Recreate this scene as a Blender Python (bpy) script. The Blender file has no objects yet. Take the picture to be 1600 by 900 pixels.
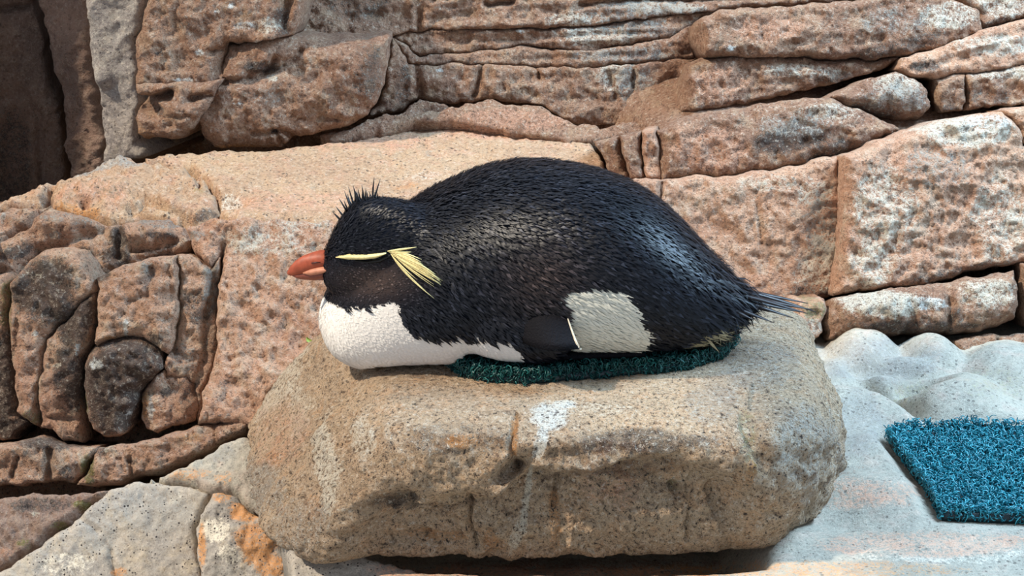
import bpy, math, random
import numpy as np
from mathutils import Vector, Matrix
from mathutils.geometry import delaunay_2d_cdt
from mathutils.bvhtree import BVHTree

random.seed(7)
rng = np.random.default_rng(7)
scene = bpy.context.scene
C = scene.collection

# ------------------------------------------------------------------ camera
PITCH = math.radians(18.0)
DIST, FPX = 2.6, 3458.0
TARGET = np.array((0.0, 0.0, 0.33))
FWD = np.array((0.0, math.cos(PITCH), -math.sin(PITCH)))
UP = np.array((0.0, math.sin(PITCH), math.cos(PITCH)))
CAM = TARGET - FWD * DIST
cam_data = bpy.data.cameras.new('camera')
cam = bpy.data.objects.new('camera', cam_data)
C.objects.link(cam)
cam.location = CAM.tolist()
cam.rotation_euler = (math.pi / 2 - PITCH, 0, 0)
cam_data.sensor_width = 36.0
cam_data.lens = 36.0 * FPX / 1600.0
cam_data.clip_start = 0.05
scene.camera = cam

# ------------------------------------------------------------------ light
world = bpy.data.worlds.new('sky')
scene.world = world
world.use_nodes = True
wn = world.node_tree
bg = wn.nodes['Background']
bg.inputs[0].default_value = (0.70, 0.82, 1.0, 1)
bg.inputs[1].default_value = 0.68

sun_data = bpy.data.lights.new('sun', 'SUN')
sun_data.energy = 4.5
sun_data.color = (1.0, 0.89, 0.74)
sun_data.angle = math.radians(2.5)
sun = bpy.data.objects.new('sun', sun_data)
C.objects.link(sun)
SUN_DIR = Vector((-0.58, -0.18, 0.78)).normalized()
sun.rotation_euler = (-SUN_DIR).to_track_quat('-Z', 'Y').to_euler()
sun.location = (-2, -2, 4)

# the cool skylight of the enclosure, overhead on the right
key_data = bpy.data.lights.new('skylight', 'AREA')
key_data.shape = 'RECTANGLE'
key_data.size, key_data.size_y = 0.9, 0.9
key_data.energy = 120
key_data.color = (0.50, 0.75, 1.0)
key = bpy.data.objects.new('skylight', key_data)
C.objects.link(key)
key.location = (1.5, 0.15, 2.0)
key.rotation_euler = (Vector((0.75, 0.15, 0.1)) - Vector(key.location)).to_track_quat('-Z', 'Y').to_euler()

vs = scene.view_settings
vs.view_transform = 'Standard'
vs.look = 'None'
vs.exposure = 0.0
vs.gamma = 1.0
vs.use_curve_mapping = False


# ------------------------------------------------------------------ pixel <-> world
def rays(px, py):
    px = np.asarray(px, float); py = np.asarray(py, float)
    a = (px - 800.0) / FPX
    b = (450.0 - py) / FPX
    d = FWD[None, :] + b[..., None] * UP[None, :]
    d = d + a[..., None] * np.array((1.0, 0, 0))[None, :]
    return d


def on_plane(px, py, point, normal):
    d = rays(np.atleast_1d(px), np.atleast_1d(py))
    n = np.asarray(normal, float)
    t = np.dot(np.asarray(point) - CAM, n) / (d @ n)
    return CAM + d * t[:, None]


def P(px, py, Y):
    return on_plane(px, py, (0, Y, 0), (0, 1, 0))[0]


def PZ(px, py, Z):
    return on_plane(px, py, (0, 0, Z), (0, 0, 1))[0]


def project(v):
    v = np.asarray(v, float) - CAM
    dep = v @ FWD
    return 800 + FPX * v[..., 0] / dep, 450 - FPX * (v @ UP) / dep


# ------------------------------------------------------------------ noise
_perm = np.random.default_rng(11).permutation(4096)
_grad = np.random.default_rng(12).normal(size=(4096, 3))
_grad /= np.linalg.norm(_grad, axis=1)[:, None]


def perlin(p):
    i = np.floor(p).astype(np.int64); f = p - i
    u = f * f * f * (f * (f * 6 - 15) + 10)
    res = 0
    for dx in (0, 1):
        for dy in (0, 1):
            for dz in (0, 1):
                h = _perm[(i[:, 2] + dz) & 4095]
                h = _perm[(h + i[:, 1] + dy) & 4095]
                h = _perm[(h + i[:, 0] + dx) & 4095]
                g = _grad[h]
                dot = g[:, 0] * (f[:, 0] - dx) + g[:, 1] * (f[:, 1] - dy) + g[:, 2] * (f[:, 2] - dz)
                w = (u[:, 0] if dx else 1 - u[:, 0]) * (u[:, 1] if dy else 1 - u[:, 1]) * (u[:, 2] if dz else 1 - u[:, 2])
                res = res + w * dot
    return res * 1.5


def fbm(p, scale, octs=4, rough=0.5, ridged=False, off=0.0):
    q = p * scale + off
    a, s, tot = 1.0, np.zeros(len(p)), 0.0
    for _ in range(octs):
        n = perlin(q)
        if ridged:
            n = 1 - 2 * np.abs(n)
        s += a * n; tot += a
        q = q * 2.03 + 17.3; a *= rough
    return s / tot


def smooth(t):
    t = np.clip(t, 0, 1)
    return t * t * (3 - 2 * t)


def seg_dist(x, y, pts, closed=False):
    pts = np.asarray(pts, float)
    best = np.full(len(x), 1e9)
    n = len(pts)
    for i in range(n if closed else n - 1):
        a, b = pts[i], pts[(i + 1) % n]
        d = b - a
        L = d @ d + 1e-9
        t = np.clip(((x - a[0]) * d[0] + (y - a[1]) * d[1]) / L, 0, 1)
        best = np.minimum(best, np.hypot(x - a[0] - t * d[0], y - a[1] - t * d[1]))
    return best


def inside(x, y, pts):
    pts = np.asarray(pts, float)
    r = np.zeros(len(x), bool)
    n = len(pts)
    for i in range(n):
        x1, y1 = pts[i]; x2, y2 = pts[(i + 1) % n]
        if y1 == y2:
            continue
        c = ((y1 > y) != (y2 > y)) & (x < (x2 - x1) * (y - y1) / (y2 - y1) + x1)
        r ^= c
    return r


# ------------------------------------------------------------------ mesh helpers
def mesh_obj(name, verts, faces, mat, parent=None, shade=True, attrs=None, recenter=True):
    """verts (N,3); faces: list of index arrays or an (M,k) array -> ONE mesh object"""
    verts = np.asarray(verts, float)
    o0 = np.zeros(3)
    if recenter:
        o0 = np.array(((verts[:, 0].min() + verts[:, 0].max()) / 2,
                       (verts[:, 1].min() + verts[:, 1].max()) / 2, verts[:, 2].min()))
    me = bpy.data.meshes.new(name)
    if isinstance(faces, np.ndarray):
        k = faces.shape[1]; m = len(faces)
        me.vertices.add(len(verts)); me.vertices.foreach_set('co', (verts - o0).ravel())
        me.loops.add(m * k); me.loops.foreach_set('vertex_index', faces.ravel().astype(np.int32))
        me.polygons.add(m)
        me.polygons.foreach_set('loop_start', np.arange(0, m * k, k, dtype=np.int32))
        me.update(calc_edges=True)
    else:
        me.from_pydata((verts - o0).tolist(), [], [list(map(int, f)) for f in faces])
    me.polygons.foreach_set('use_smooth', [shade] * len(me.polygons))
    if attrs:
        for k, a in attrs.items():
            a = np.asarray(a, float)
            if a.ndim == 1:
                at = me.attributes.new(k, 'FLOAT', 'POINT'); at.data.foreach_set('value', a)
            else:
                at = me.attributes.new(k, 'FLOAT_COLOR', 'POINT')
                at.data.foreach_set('color', np.c_[a, np.ones(len(a))].ravel())
    me.validate()
    me.materials.append(mat)
    o = bpy.data.objects.new(name, me)
    C.objects.link(o)
    o.location = o0.tolist()
    if parent is not None:
        o.parent = parent
        o.location = (o0 - np.array(parent.location)).tolist()
    return o


def ico_sphere(sub):
    import bmesh
    bm = bmesh.new()
    bmesh.ops.create_icosphere(bm, subdivisions=sub, radius=1)
    v = np.array([p.co[:] for p in bm.verts]); f = np.array([[q.index for q in p.verts] for p in bm.faces])
    bm.free()
    return v, f


def tag(o, label=None, cat=None, group=None, kind=None):
    if label: o['label'] = label
    if cat: o['category'] = cat
    if group: o['group'] = group
    if kind: o['kind'] = kind
    return o


def empty(name, loc):
    o = bpy.data.objects.new(name, None)
    o.empty_display_size = 0.05
    C.objects.link(o)
    o.location = [float(a) for a in loc]
    return o


# ------------------------------------------------------------------ materials
def srgb(r, g, b):
    f = lambda c: (c / 255 / 12.92) if c / 255 <= 0.04045 else ((c / 255 + 0.055) / 1.055) ** 2.4
    return (f(r), f(g), f(b), 1.0)


class NT:
    def __init__(self, name):
        self.m = bpy.data.materials.new(name); self.m.use_nodes = True
        self.t = self.m.node_tree; self.bsdf = self.t.nodes['Principled BSDF']

    def n(self, typ, **kw):
        nd = self.t.nodes.new(typ)
        for k, v in kw.items():
            setattr(nd, k, v)
        return nd

    def l(self, a, b):
        self.t.links.new(a, b)

    def noise(self, vec, scale, detail=4, rough=0.55, dist=0.0):
        nd = self.n('ShaderNodeTexNoise')
        nd.inputs['Scale'].default_value = scale; nd.inputs['Detail'].default_value = detail
        nd.inputs['Roughness'].default_value = rough; nd.inputs['Distortion'].default_value = dist
        self.l(vec, nd.inputs['Vector'])
        return nd.outputs[0]

    def ramp(self, fac, a, b, inv=False):
        nd = self.n('ShaderNodeMapRange')
        nd.interpolation_type = 'SMOOTHSTEP'
        nd.inputs[1].default_value = a; nd.inputs[2].default_value = b
        nd.inputs[3].default_value = 1.0 if inv else 0.0
        nd.inputs[4].default_value = 0.0 if inv else 1.0
        self.l(fac, nd.inputs[0])
        return nd.outputs[0]

    def math(self, op, a, b=None):
        nd = self.n('ShaderNodeMath', operation=op)
        for i, v in enumerate((a, b)):
            if v is None: continue
            if isinstance(v, (int, float)): nd.inputs[i].default_value = v
            else: self.l(v, nd.inputs[i])
        return nd.outputs[0]

    def mix(self, fac, a, b, mode='MIX'):
        nd = self.n('ShaderNodeMix', data_type='RGBA', blend_type=mode)
        for i, v in ((0, fac), (6, a), (7, b)):
            if isinstance(v, (int, float)): nd.inputs[i].default_value = v
            elif isinstance(v, tuple): nd.inputs[i].default_value = v
            else: self.l(v, nd.inputs[i])
        return nd.outputs[2]


STAINS_SHADING = {'dark': srgb(54, 51, 52), 'orange': srgb(206, 142, 78), 'pale': srgb(232, 224, 205),  # natural stains, plus light and shade painted into the rock colour
          'green': srgb(118, 118, 52), 'grey': srgb(160, 156, 148), 'pink': srgb(212, 158, 128),
          'white': srgb(240, 240, 232), 'brown': srgb(110, 74, 52)}


def rock_mat(name, c1, c2, c3, grain=0.5, pits=0.5, rough=0.85, bump=1.0, pit_scale=170, stains_shading=True):
    k = NT(name)
    pos = k.n('ShaderNodeNewGeometry').outputs['Position']
    big = k.noise(pos, 7, 5, 0.6)
    mid = k.noise(pos, 38, 6, 0.65)
    fine = k.noise(pos, 210, 5, 0.7)
    vfine = k.noise(pos, 620, 3, 0.7)
    col = k.mix(k.ramp(big, 0.38, 0.62), c1, c2)
    col = k.mix(k.math('MULTIPLY', k.ramp(mid, 0.48, 0.66), 0.75), col, c3)
    if stains_shading:
        for s, sc in STAINS_SHADING.items():
            at = k.n('ShaderNodeAttribute', attribute_name=s).outputs['Fac']
            at = k.math('MULTIPLY', at, 1.35 if s == 'dark' else 1.0)
            br = k.math('ADD', at, k.math('MULTIPLY', k.math('SUBTRACT', fine, 0.5), 3.4))
            br = k.math('ADD', br, k.math('MULTIPLY', k.math('SUBTRACT', vfine, 0.5), 2.0))
            br = k.math('ADD', br, k.math('MULTIPLY', k.math('SUBTRACT', mid, 0.5), 1.4))
            br = k.math('MULTIPLY', k.ramp(br, 0.12, 1.0), k.ramp(at, 0.02, 0.35))
            col = k.mix(k.math('MULTIPLY', br, 0.85), col, sc)
    grit = k.noise(pos, 92, 6, 0.78)
    col = k.mix(k.math('MULTIPLY', k.ramp(grit, 0.47, 0.36), grain * 0.95), col, k.mix(1.0, col, (0.36, 0.32, 0.31, 1), 'MULTIPLY'))
    col = k.mix(k.math('MULTIPLY', k.ramp(grit, 0.53, 0.66), grain * 0.7), col, srgb(232, 212, 188))
    # mineral grain: dark and light specks
    col = k.mix(k.math('MULTIPLY', k.ramp(fine, 0.46, 0.34), grain * 1.15), col, srgb(62, 52, 48))
    col = k.mix(k.math('MULTIPLY', k.ramp(fine, 0.54, 0.66), grain * 0.9), col, srgb(236, 222, 202))
    col = k.mix(k.math('MULTIPLY', k.ramp(vfine, 0.46, 0.34), grain * 0.9), col, srgb(58, 50, 48))
    # pits
    vo = k.n('ShaderNodeTexVoronoi'); vo.inputs['Scale'].default_value = pit_scale
    k.l(pos, vo.inputs['Vector'])
    sel = k.ramp(k.noise(pos, 60, 3), 0.42, 0.58)
    sz = k.n('ShaderNodeSeparateColor'); k.l(vo.outputs['Color'], sz.inputs[0])
    rad = k.math('MULTIPLY', sz.outputs[0], 0.36)
    pit = k.math('MULTIPLY', k.ramp(k.math('SUBTRACT', vo.outputs['Distance'], rad), 0.06, -0.06), sel)
    pit = k.math('MULTIPLY', pit, pits)
    col = k.mix(pit, col, srgb(48, 42, 42))
    k.l(col, k.bsdf.inputs['Base Color'])
    k.bsdf.inputs['Roughness'].default_value = rough
    k.bsdf.inputs['Specular IOR Level'].default_value = 0.35
    h = k.math('ADD', k.math('MULTIPLY', fine, 0.6), k.math('MULTIPLY', mid, 0.6))
    h = k.math('ADD', h, k.math('MULTIPLY', grit, 1.0))
    h = k.math('ADD', h, k.math('MULTIPLY', vfine, 0.22))
    h = k.math('SUBTRACT', h, k.math('MULTIPLY', pit, 0.5))
    bp = k.n('ShaderNodeBump'); bp.inputs['Strength'].default_value = min(1.0, 0.9 * bump)
    bp.inputs['Distance'].default_value = 0.013 * bump
    k.l(h, bp.inputs['Height']); k.l(bp.outputs[0], k.bsdf.inputs['Normal'])
    return k.m


M_WALL = rock_mat('brown sandstone', srgb(186, 144, 116), srgb(166, 126, 102), srgb(196, 162, 132), 0.55, 0.35)
M_LEDGE = rock_mat('tan ledge stone', srgb(204, 170, 136), srgb(194, 158, 126), srgb(206, 160, 130), 0.5, 0.7, bump=0.8)
M_PINK = rock_mat('pink stone', srgb(224, 176, 144), srgb(214, 164, 134), srgb(228, 196, 168), 0.5, 0.45)
M_OUT = rock_mat('weathered pink stone', srgb(228, 182, 150), srgb(216, 168, 138), srgb(230, 202, 172), 0.6, 0.5, bump=1.2)
M_DARK = rock_mat('muted brown stone', srgb(182, 148, 128), srgb(166, 138, 122), srgb(190, 160, 138), 0.35, 0.3)  # same brown rock, slightly greyer, for the recess and a floor stone
M_GREY = rock_mat('grey mortar', srgb(168, 158, 148), srgb(150, 142, 136), srgb(178, 166, 150), 0.4, 0.6, bump=0.6)
M_FLOOR = rock_mat('pale floor stone', srgb(182, 174, 158), srgb(170, 164, 150), srgb(190, 172, 156), 0.32, 0.55, rough=0.6, bump=0.6)
M_SPECK = rock_mat('speckled grey concrete', srgb(176, 166, 152), srgb(160, 154, 146), srgb(184, 170, 148), 0.3, 1.0, rough=0.7, bump=0.5, pit_scale=260)
M_BOULDER = rock_mat('granular boulder stone', srgb(216, 186, 152), srgb(198, 170, 140), srgb(220, 178, 138), 0.85, 0.5, bump=1.0, pit_scale=200)


# ------------------------------------------------------------------ rock blocks
def wiggle(pts, amp=2.0, step=5.0):
    """resample an outline; the sideways wobble depends on place only, so shared outlines stay shared"""
    out = []
    n = len(pts)
    for i in range(n):
        a = np.array(pts[i], float); b = np.array(pts[(i + 1) % n], float)
        m = max(1, int(np.hypot(*(b - a)) / step))
        for j in range(m):
            out.append(a + (b - a) * j / m)
    out = np.array(out)
    q = np.c_[out / 26.0, np.zeros(len(out))]
    out = out + amp * np.c_[perlin(q + 3.1) + .5 * perlin(q * 2.7), perlin(q + 57.7) + .5 * perlin(q * 2.7 + 9)]
    return out


def stain_shading_attrs(x, y, world_p, stains_shading):
    at = {}
    for s in stains_shading:
        kind, cx, cy, rx, ry = s[:5]
        st = s[5] if len(s) > 5 else 1.0
        ang = math.radians(s[6]) if len(s) > 6 else 0.0
        dx, dy = x - cx, y - cy
        u = (dx * math.cos(ang) + dy * math.sin(ang)) / rx
        v = (-dx * math.sin(ang) + dy * math.cos(ang)) / ry
        r = np.sqrt(u * u + v * v) + 0.45 * fbm(world_p, 22, 4, .6, off=cx * .13)
        g = st * smooth((1.15 - r) / 0.55)
        at[kind] = np.maximum(at.get(kind, 0 * g), g)
    return at


def block(name, parent, poly, anchor, normal, mat, r=14, e=0.02, bulge=0.0, R=80, back=0.16, amp=1.0,
          step=3.3, cracks=(), bumps=(), stains_shading=(), wig=4.2, strata=None):
    out = wiggle(poly, wig)
    x0, y0 = out.min(0); x1, y1 = out.max(0)
    gx, gy = np.meshgrid(np.arange(x0, x1, step), np.arange(y0, y1, step))
    gx = gx.ravel() + rng.uniform(-.3, .3, gx.size) * step
    gy = gy.ravel() + rng.uniform(-.3, .3, gy.size) * step
    # coarser outside the picture
    far = (gx < -40) | (gx > 1640) | (gy < -40) | (gy > 940)
    keep = ~far | (rng.random(len(gx)) < 0.3)
    gx, gy = gx[keep], gy[keep]
    ok = inside(gx, gy, out)
    gx, gy = gx[ok], gy[ok]
    dd = seg_dist(gx, gy, out, True)
    ok = dd > step * 0.55
    gx, gy = gx[ok], gy[ok]
    nb = len(out)
    pts = [Vector((float(a), float(b))) for a, b in out] + [Vector((float(a), float(b))) for a, b in zip(gx, gy)]
    res = delaunay_2d_cdt(pts, [], [list(range(nb))], 1, 1e-4)
    v2 = np.array([(v.x, v.y) for v in res[0]])
    tris = [f for f in res[2]]
    x, y = v2[:, 0], v2[:, 1]
    d = seg_dist(x, y, out, True)
    n = np.array(normal, float); n /= np.linalg.norm(n)
    base = on_plane(x, y, P(*anchor), n)
    t = np.clip(d / r, 0, 1)
    ee = e * np.clip(.62 + 1.5 * fbm(base, 8, 2, off=3.3), .12, 1.25)
    h = -ee * (1 - np.sqrt(1 - (1 - t) ** 2)) + bulge * (1 - np.exp(-d / R))
    big = fbm(base, 9, 3, .5)
    h += amp * (0.014 * big + 0.010 * fbm(base, 26, 4, .6, ridged=True) + 0.0062 * fbm(base, 70, 5, .72) )
    if strata:   # bedding: long low ridges
        per, ang, sa = strata
        w = (y * math.cos(ang) - x * math.sin(ang)) / per
        q = np.c_[x / 420.0, w, np.zeros(len(x))]
        h += sa * fbm(q, 1.0, 3, .55, ridged=True)
    for c in cracks:
        line, w, dep = c[:3]
        jx = x + 3.0 * perlin(np.c_[x / 17, y / 17, 0 * x]); jy = y + 3.0 * perlin(np.c_[x / 17, y / 17, 0 * x + 5])
        h -= dep * np.exp(-(seg_dist(jx, jy, line) / w) ** 2)
    for b in bumps:
        cx, cy, rx, ry, hh = b[:5]
        ang = math.radians(b[5]) if len(b) > 5 else 0
        dx, dy = x - cx, y - cy
        u = (dx * math.cos(ang) + dy * math.sin(ang)) / rx; v = (-dx * math.sin(ang) + dy * math.cos(ang)) / ry
        h += hh * np.exp(-(u * u + v * v) ** 1.5)
    V = base + n * h[:, None]
    # sides running back into the rock and a closed back
    bv = on_plane(out[:, 0], out[:, 1], P(*anchor), n) - n * back
    # orient
    a, b_, c_ = v2[tris[0][0]], v2[tris[0][1]], v2[tris[0][2]]
    ccw = (b_[0] - a[0]) * (c_[1] - a[1]) - (b_[1] - a[1]) * (c_[0] - a[0]) > 0   # y is down: this faces away
    faces = [tuple(f[::-1]) if ccw else tuple(f) for f in tris]
    N = len(V)
    ring = list(range(nb))
    area = 0.5 * np.sum(out[:, 0] * np.roll(out[:, 1], -1) - np.roll(out[:, 0], -1) * out[:, 1])
    for i in range(nb):
        j = (i + 1) % nb
        q = (ring[i], ring[j], N + j, N + i)
        faces.append(q if area > 0 else q[::-1])
    faces.append(tuple(range(N, N + nb)) if area > 0 else tuple(range(N + nb - 1, N - 1, -1)))
    VV = np.vstack([V, bv])
    ax = np.r_[x, out[:, 0]]; ay = np.r_[y, out[:, 1]]
    at = stain_shading_attrs(ax, ay, VV, stains_shading)
    return mesh_obj(name, VV, faces, mat, parent, attrs=at)


def structure(name, label, loc):
    return tag(empty(name, loc), label, None, None, 'structure')


FRONT = (0, -1, 0.25)

# ---- back wall above the ledge
wall = structure('wall_back', 'tall brown layered rock wall behind the sleeping penguin', (0.1, 0.95, 0.3))
A = (600, 200, 0.80)
NB = (0.0, -1, 0.22)
line1 = [(613, 57), (655, 90), (697, 83), (760, 78), (824, 73), (880, 78), (937, 78), (1035, 62), (1085, 40)]
line2 = [(613, 57), (640, 48), (700, 45), (824, 45), (905, 41), (1019, 26), (1100, 18), (1130, 14)]
line3 = [(640, 104), (700, 100), (781, 101), (840, 106), (937, 106), (1051, 94), (1085, 90)]
block('stone', wall, [(474, -180), (474, 0), (458, 57), (530, 60)] + line2 + [(1230, 8), (1370, -4), (1480, -10), (1480, -180)],
      A, NB, M_WALL, r=7, e=0.010, cracks=[([(655, 20), (652, 60)], 5, .01), ([(760, 8), (800, 5)], 4, .02), ([(905, 8), (1000, -2), (1100, 0), (1250, -8)], 4, .014)],
      strata=(34, -.06, .010), stains_shading=[('pale', 905, 30, 60, 12, .6), ('pale', 1030, 12, 80, 14, .7), ('grey', 1000, 20, 110, 22, .6), ('white', 530, 56, 9, 5), ('white', 588, 54, 7, 4), ('dark', 560, 0, 60, 40, .35)])
block('stone', wall, line2[::-1] + line1, (600, 200, .805), NB, M_WALL, r=7, e=0.012, strata=(22, -.05, .008),
      stains_shading=[('pale', 930, 55, 70, 18, .7), ('grey', 1000, 45, 70, 18, .6), ('white', 690, 22, 4, 3), ('white', 811, 50, 6, 3)])
block('stone', wall, line1[::-1] + [(640, 104)] + line3[1:], (600, 200, .798), NB, M_WALL, r=6, e=0.009, strata=(20, -.05, .006),
      stains_shading=[('grey', 980, 85, 90, 14, .6), ('dark', 740, 98, 16, 12, .5)])
block('stone', wall, [(613, 57), (640, 104)] + line3[1:] + [(1066, 120), (1060, 160), (1040, 178), (1000, 186), (955, 195), (900, 195), (872, 180), (840, 163), (759, 154), (713, 163), (655, 154), (620, 176), (575, 182), (598, 140), (608, 90)],
      (600, 200, .79), NB, M_WALL, r=9, e=0.014, strata=(40, -.03, .006),
      cracks=[([(755, 97), (748, 125), (739, 150)], 4, .012), ([(655, 60), (650, 110), (660, 150)], 5, .012), ([(988, 100), (990, 130), (985, 175)], 4, .012), ([(840, 106), (842, 120)], 3, .01), ([(950, 110), (960, 150)], 5, .008)],
      bumps=[(1055, 152, 16, 24, -.035)],
      stains_shading=[('pale', 970, 120, 45, 30, .5), ('grey', 1000, 140, 40, 40, .55), ('dark', 630, 135, 14, 34, .4), ('dark', 1055, 150, 14, 24, .7), ('white', 688, 110, 5, 3)])  # dark paints the left block's shadow here and the gloom of the hole
# band under it that slopes down onto the ledge
block('stone', wall, [(575, 182), (620, 176), (655, 154), (713, 163), (759, 154), (840, 163), (872, 180), (900, 195), (955, 195), (1000, 186), (1060, 176), (1030, 203), (965, 212), (925, 222), (890, 225), (860, 216), (760, 200), (700, 190), (640, 192), (600, 205), (520, 222), (500, 210), (545, 200)],
      (700, 190, .74), (0, -.7, .8), M_WALL, r=8, e=0.008, amp=.7, bumps=[(713, 161, 9, 7, -.03)],
      cracks=[([(938, 197), (1000, 186), (1050, 172)], 3.5, .022), ([(660, 172), (700, 168), (716, 164)], 3, .012)],
      stains_shading=[('pink', 800, 190, 120, 20, .7), ('brown', 812, 200, 10, 8, .6), ('green', 716, 186, 8, 5, .4)])
# left blocks of the back wall
block('stone', wall, [(355, 70), (400, 66), (458, 57), (530, 60), (613, 57), (608, 90), (598, 140), (575, 182), (545, 200), (500, 210), (460, 215), (440, 232), (400, 238), (330, 236), (313, 215), (311, 190), (318, 172), (333, 150), (345, 128), (348, 100)],
      (460, 150, .70), (0.05, -1, .12), M_WALL, r=34, e=.055, bulge=.01, back=.25,
      cracks=[([(345, 128), (400, 125), (450, 100), (470, 80)], 5, .014), ([(390, 118), (415, 112), (430, 95)], 7, .016), ([(395, 210), (440, 205), (460, 215)], 4, .014), ([(430, 205), (440, 228)], 4, .012), ([(520, 160), (500, 185), (560, 190)], 3, .006)],
      stains_shading=[('dark', 410, 105, 30, 12, .7), ('dark', 575, 110, 28, 60, .35), ('grey', 420, 150, 30, 16, .4), ('pale', 425, 122, 10, 4), ('orange', 370, 232, 40, 6, .7), ('white', 375, 160, 14, 3, .8), ('dark', 428, 205, 7, 5)])  # tall dark patch paints shade on the block's right side
block('stone', wall, [(210, 60), (222, 20), (235, -20), (235, -180), (474, -180), (474, 0), (458, 57), (400, 66), (355, 70), (348, 100), (345, 128), (270, 131), (212, 130)],
      (340, 80, .70), (-.05, -1, .14), M_WALL, r=14, e=.03, back=.25,
      cracks=[([(458, 57), (440, 40), (452, 0)], 7, .012), ([(330, 82), (357, 72)], 4, .012)],
      bumps=[(430, 60, 34, 16, .012, -15), (345, 105, 14, 26, -.012, 20)],
      stains_shading=[('white', 312, 82, 10, 5, .9), ('dark', 440, 35, 18, 28, .6), ('white', 362, 8, 5, 7, .9), ('white', 385, 40, 20, 6, .6), ('white', 404, 66, 9, 5), ('white', 290, 125, 22, 3, .9), ('dark', 250, 84, 8, 5, .6), ('pale', 420, 38, 26, 14, .55), ('dark', 290, 35, 12, 14, .4), ('white', 340, 18, 6, 4)])
block('stone', wall, [(212, 130), (270, 131), (345, 128), (333, 150), (316, 176), (300, 205), (270, 222), (225, 220), (213, 213), (212, 185), (218, 165)],
      (270, 180, .68), (-.15, -1, .1), M_WALL, r=18, e=.05, back=.25,
      cracks=[([(216, 157), (240, 154), (262, 148)], 6, .05), ([(300, 155), (325, 150)], 6, .02), ([(225, 182), (300, 182)], 3, .006)],
      bumps=[(232, 170, 18, 10, -.035)], stains_shading=[('orange', 225, 210, 20, 12, .35), ('dark', 250, 172, 10, 10, .6)])  # dark patch puts the hole's shade into the colour

# ---- grey mortar strip and the dark recess on the left
recess = structure('wall_left', 'dark shaded rock recess with a vertical crack beside grey mortar', (-0.75, 1.1, 0.3))
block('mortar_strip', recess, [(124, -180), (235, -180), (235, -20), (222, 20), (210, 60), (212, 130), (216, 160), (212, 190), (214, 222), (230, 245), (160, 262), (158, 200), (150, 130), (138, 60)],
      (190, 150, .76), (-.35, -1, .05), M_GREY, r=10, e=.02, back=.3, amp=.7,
      bumps=[(165, 120, 14, 16, .012), (236, 40, 12, 8, .02)], stains_shading=[('grey', 180, 60, 60, 100, .5), ('dark', 232, 40, 8, 8, .5)])
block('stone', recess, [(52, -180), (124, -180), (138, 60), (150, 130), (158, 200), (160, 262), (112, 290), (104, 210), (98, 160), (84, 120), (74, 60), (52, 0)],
      (110, 150, .90), (-.55, -1, .05), M_DARK, r=12, e=.03, back=.3, stains_shading=[('brown', 120, 160, 40, 120, .4)])
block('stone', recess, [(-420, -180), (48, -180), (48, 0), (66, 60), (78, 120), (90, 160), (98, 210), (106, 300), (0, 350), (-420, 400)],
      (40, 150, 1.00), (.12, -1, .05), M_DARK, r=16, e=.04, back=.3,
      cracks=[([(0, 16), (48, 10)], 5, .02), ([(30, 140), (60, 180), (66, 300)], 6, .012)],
      stains_shading=[('dark', 20, 260, 34, 120, .45)])  # shade at the back of the recess deepened in the colour

# unseen standing rock added left of the recess to shade it
def standing_rock(name, parent, c, half, mat, k=9.0, sub=5):
    D, F = ico_sphere(sub)
    r = ((np.abs(D) / np.array(half)) ** k).sum(1) ** (-1 / k)
    V = np.array(c) + D * r[:, None]
    V = V + D * (.03 * fbm(V, 6, 4, .55))[:, None]
    return mesh_obj(name, V, F, mat, parent)


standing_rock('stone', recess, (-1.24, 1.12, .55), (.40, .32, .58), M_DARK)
# unseen slab added high above, keeping the sun off the right-hand floor
sun_blocker = structure('sun_blocker_slab', 'unseen rock slab added to keep sun off the right floor', (-.09, -.64, 1.6))
standing_rock('stone', sun_blocker, (-.02, -.66, 1.68), (.74, .66, .09), M_WALL)

# ---- right-hand rock wall
rwall = structure('wall_right', 'stacked tan rock blocks with slanting joints at the right', (0.45, 0.7, 0.1))  # stones carry pale upper patches and dark strips along lower edges
NR = (0.0, -1, 0.25)
block('stone', rwall, [(1060, 160), (1066, 120), (1075, 95), (1100, 88), (1227, 90), (1343, 92), (1413, 90), (1390, 103), (1320, 127), (1250, 142), (1180, 160), (1100, 176), (1060, 178)],
      (1200, 130, .70), NR, M_WALL, r=10, e=0.026, bulge=.008, strata=(30, -.1, .006), bumps=[(1062, 150, 14, 22, -.03)],
      stains_shading=[('pink', 1130, 130, 60, 30, .6), ('dark', 1290, 120, 60, 12, .35), ('pale', 1240, 110, 80, 12, .4)])
block('stone', rwall, [(1100, 88), (1088, 62), (1085, 40), (1100, 26), (1130, 14), (1230, 8), (1370, -4), (1480, -10), (1530, 20), (1536, 47), (1470, 72), (1413, 90), (1343, 92), (1227, 90)],
      (1250, 50, .70), NR, M_WALL, r=13, e=0.030, bulge=.01, strata=(60, -.05, .006), bumps=[(1092, 58, 10, 16, -.03)],
      stains_shading=[('pink', 1200, 45, 60, 26, .7), ('pale', 1480, 25, 50, 24, .7), ('dark', 1400, 75, 90, 14, .5, -15), ('grey', 1390, 35, 60, 26, .5), ('white', 1140, 76, 7, 5)])
block('stone', rwall, [(1480, -10), (1480, -180), (1900, -180), (1900, -20), (1600, 30), (1536, 47), (1530, 20)],
      (1560, 0, .74), NR, M_WALL, r=11, e=0.022, stains_shading=[('pale', 1570, 10, 60, 20, .6), ('dark', 1560, 36, 40, 8, .6, -20)])
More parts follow.
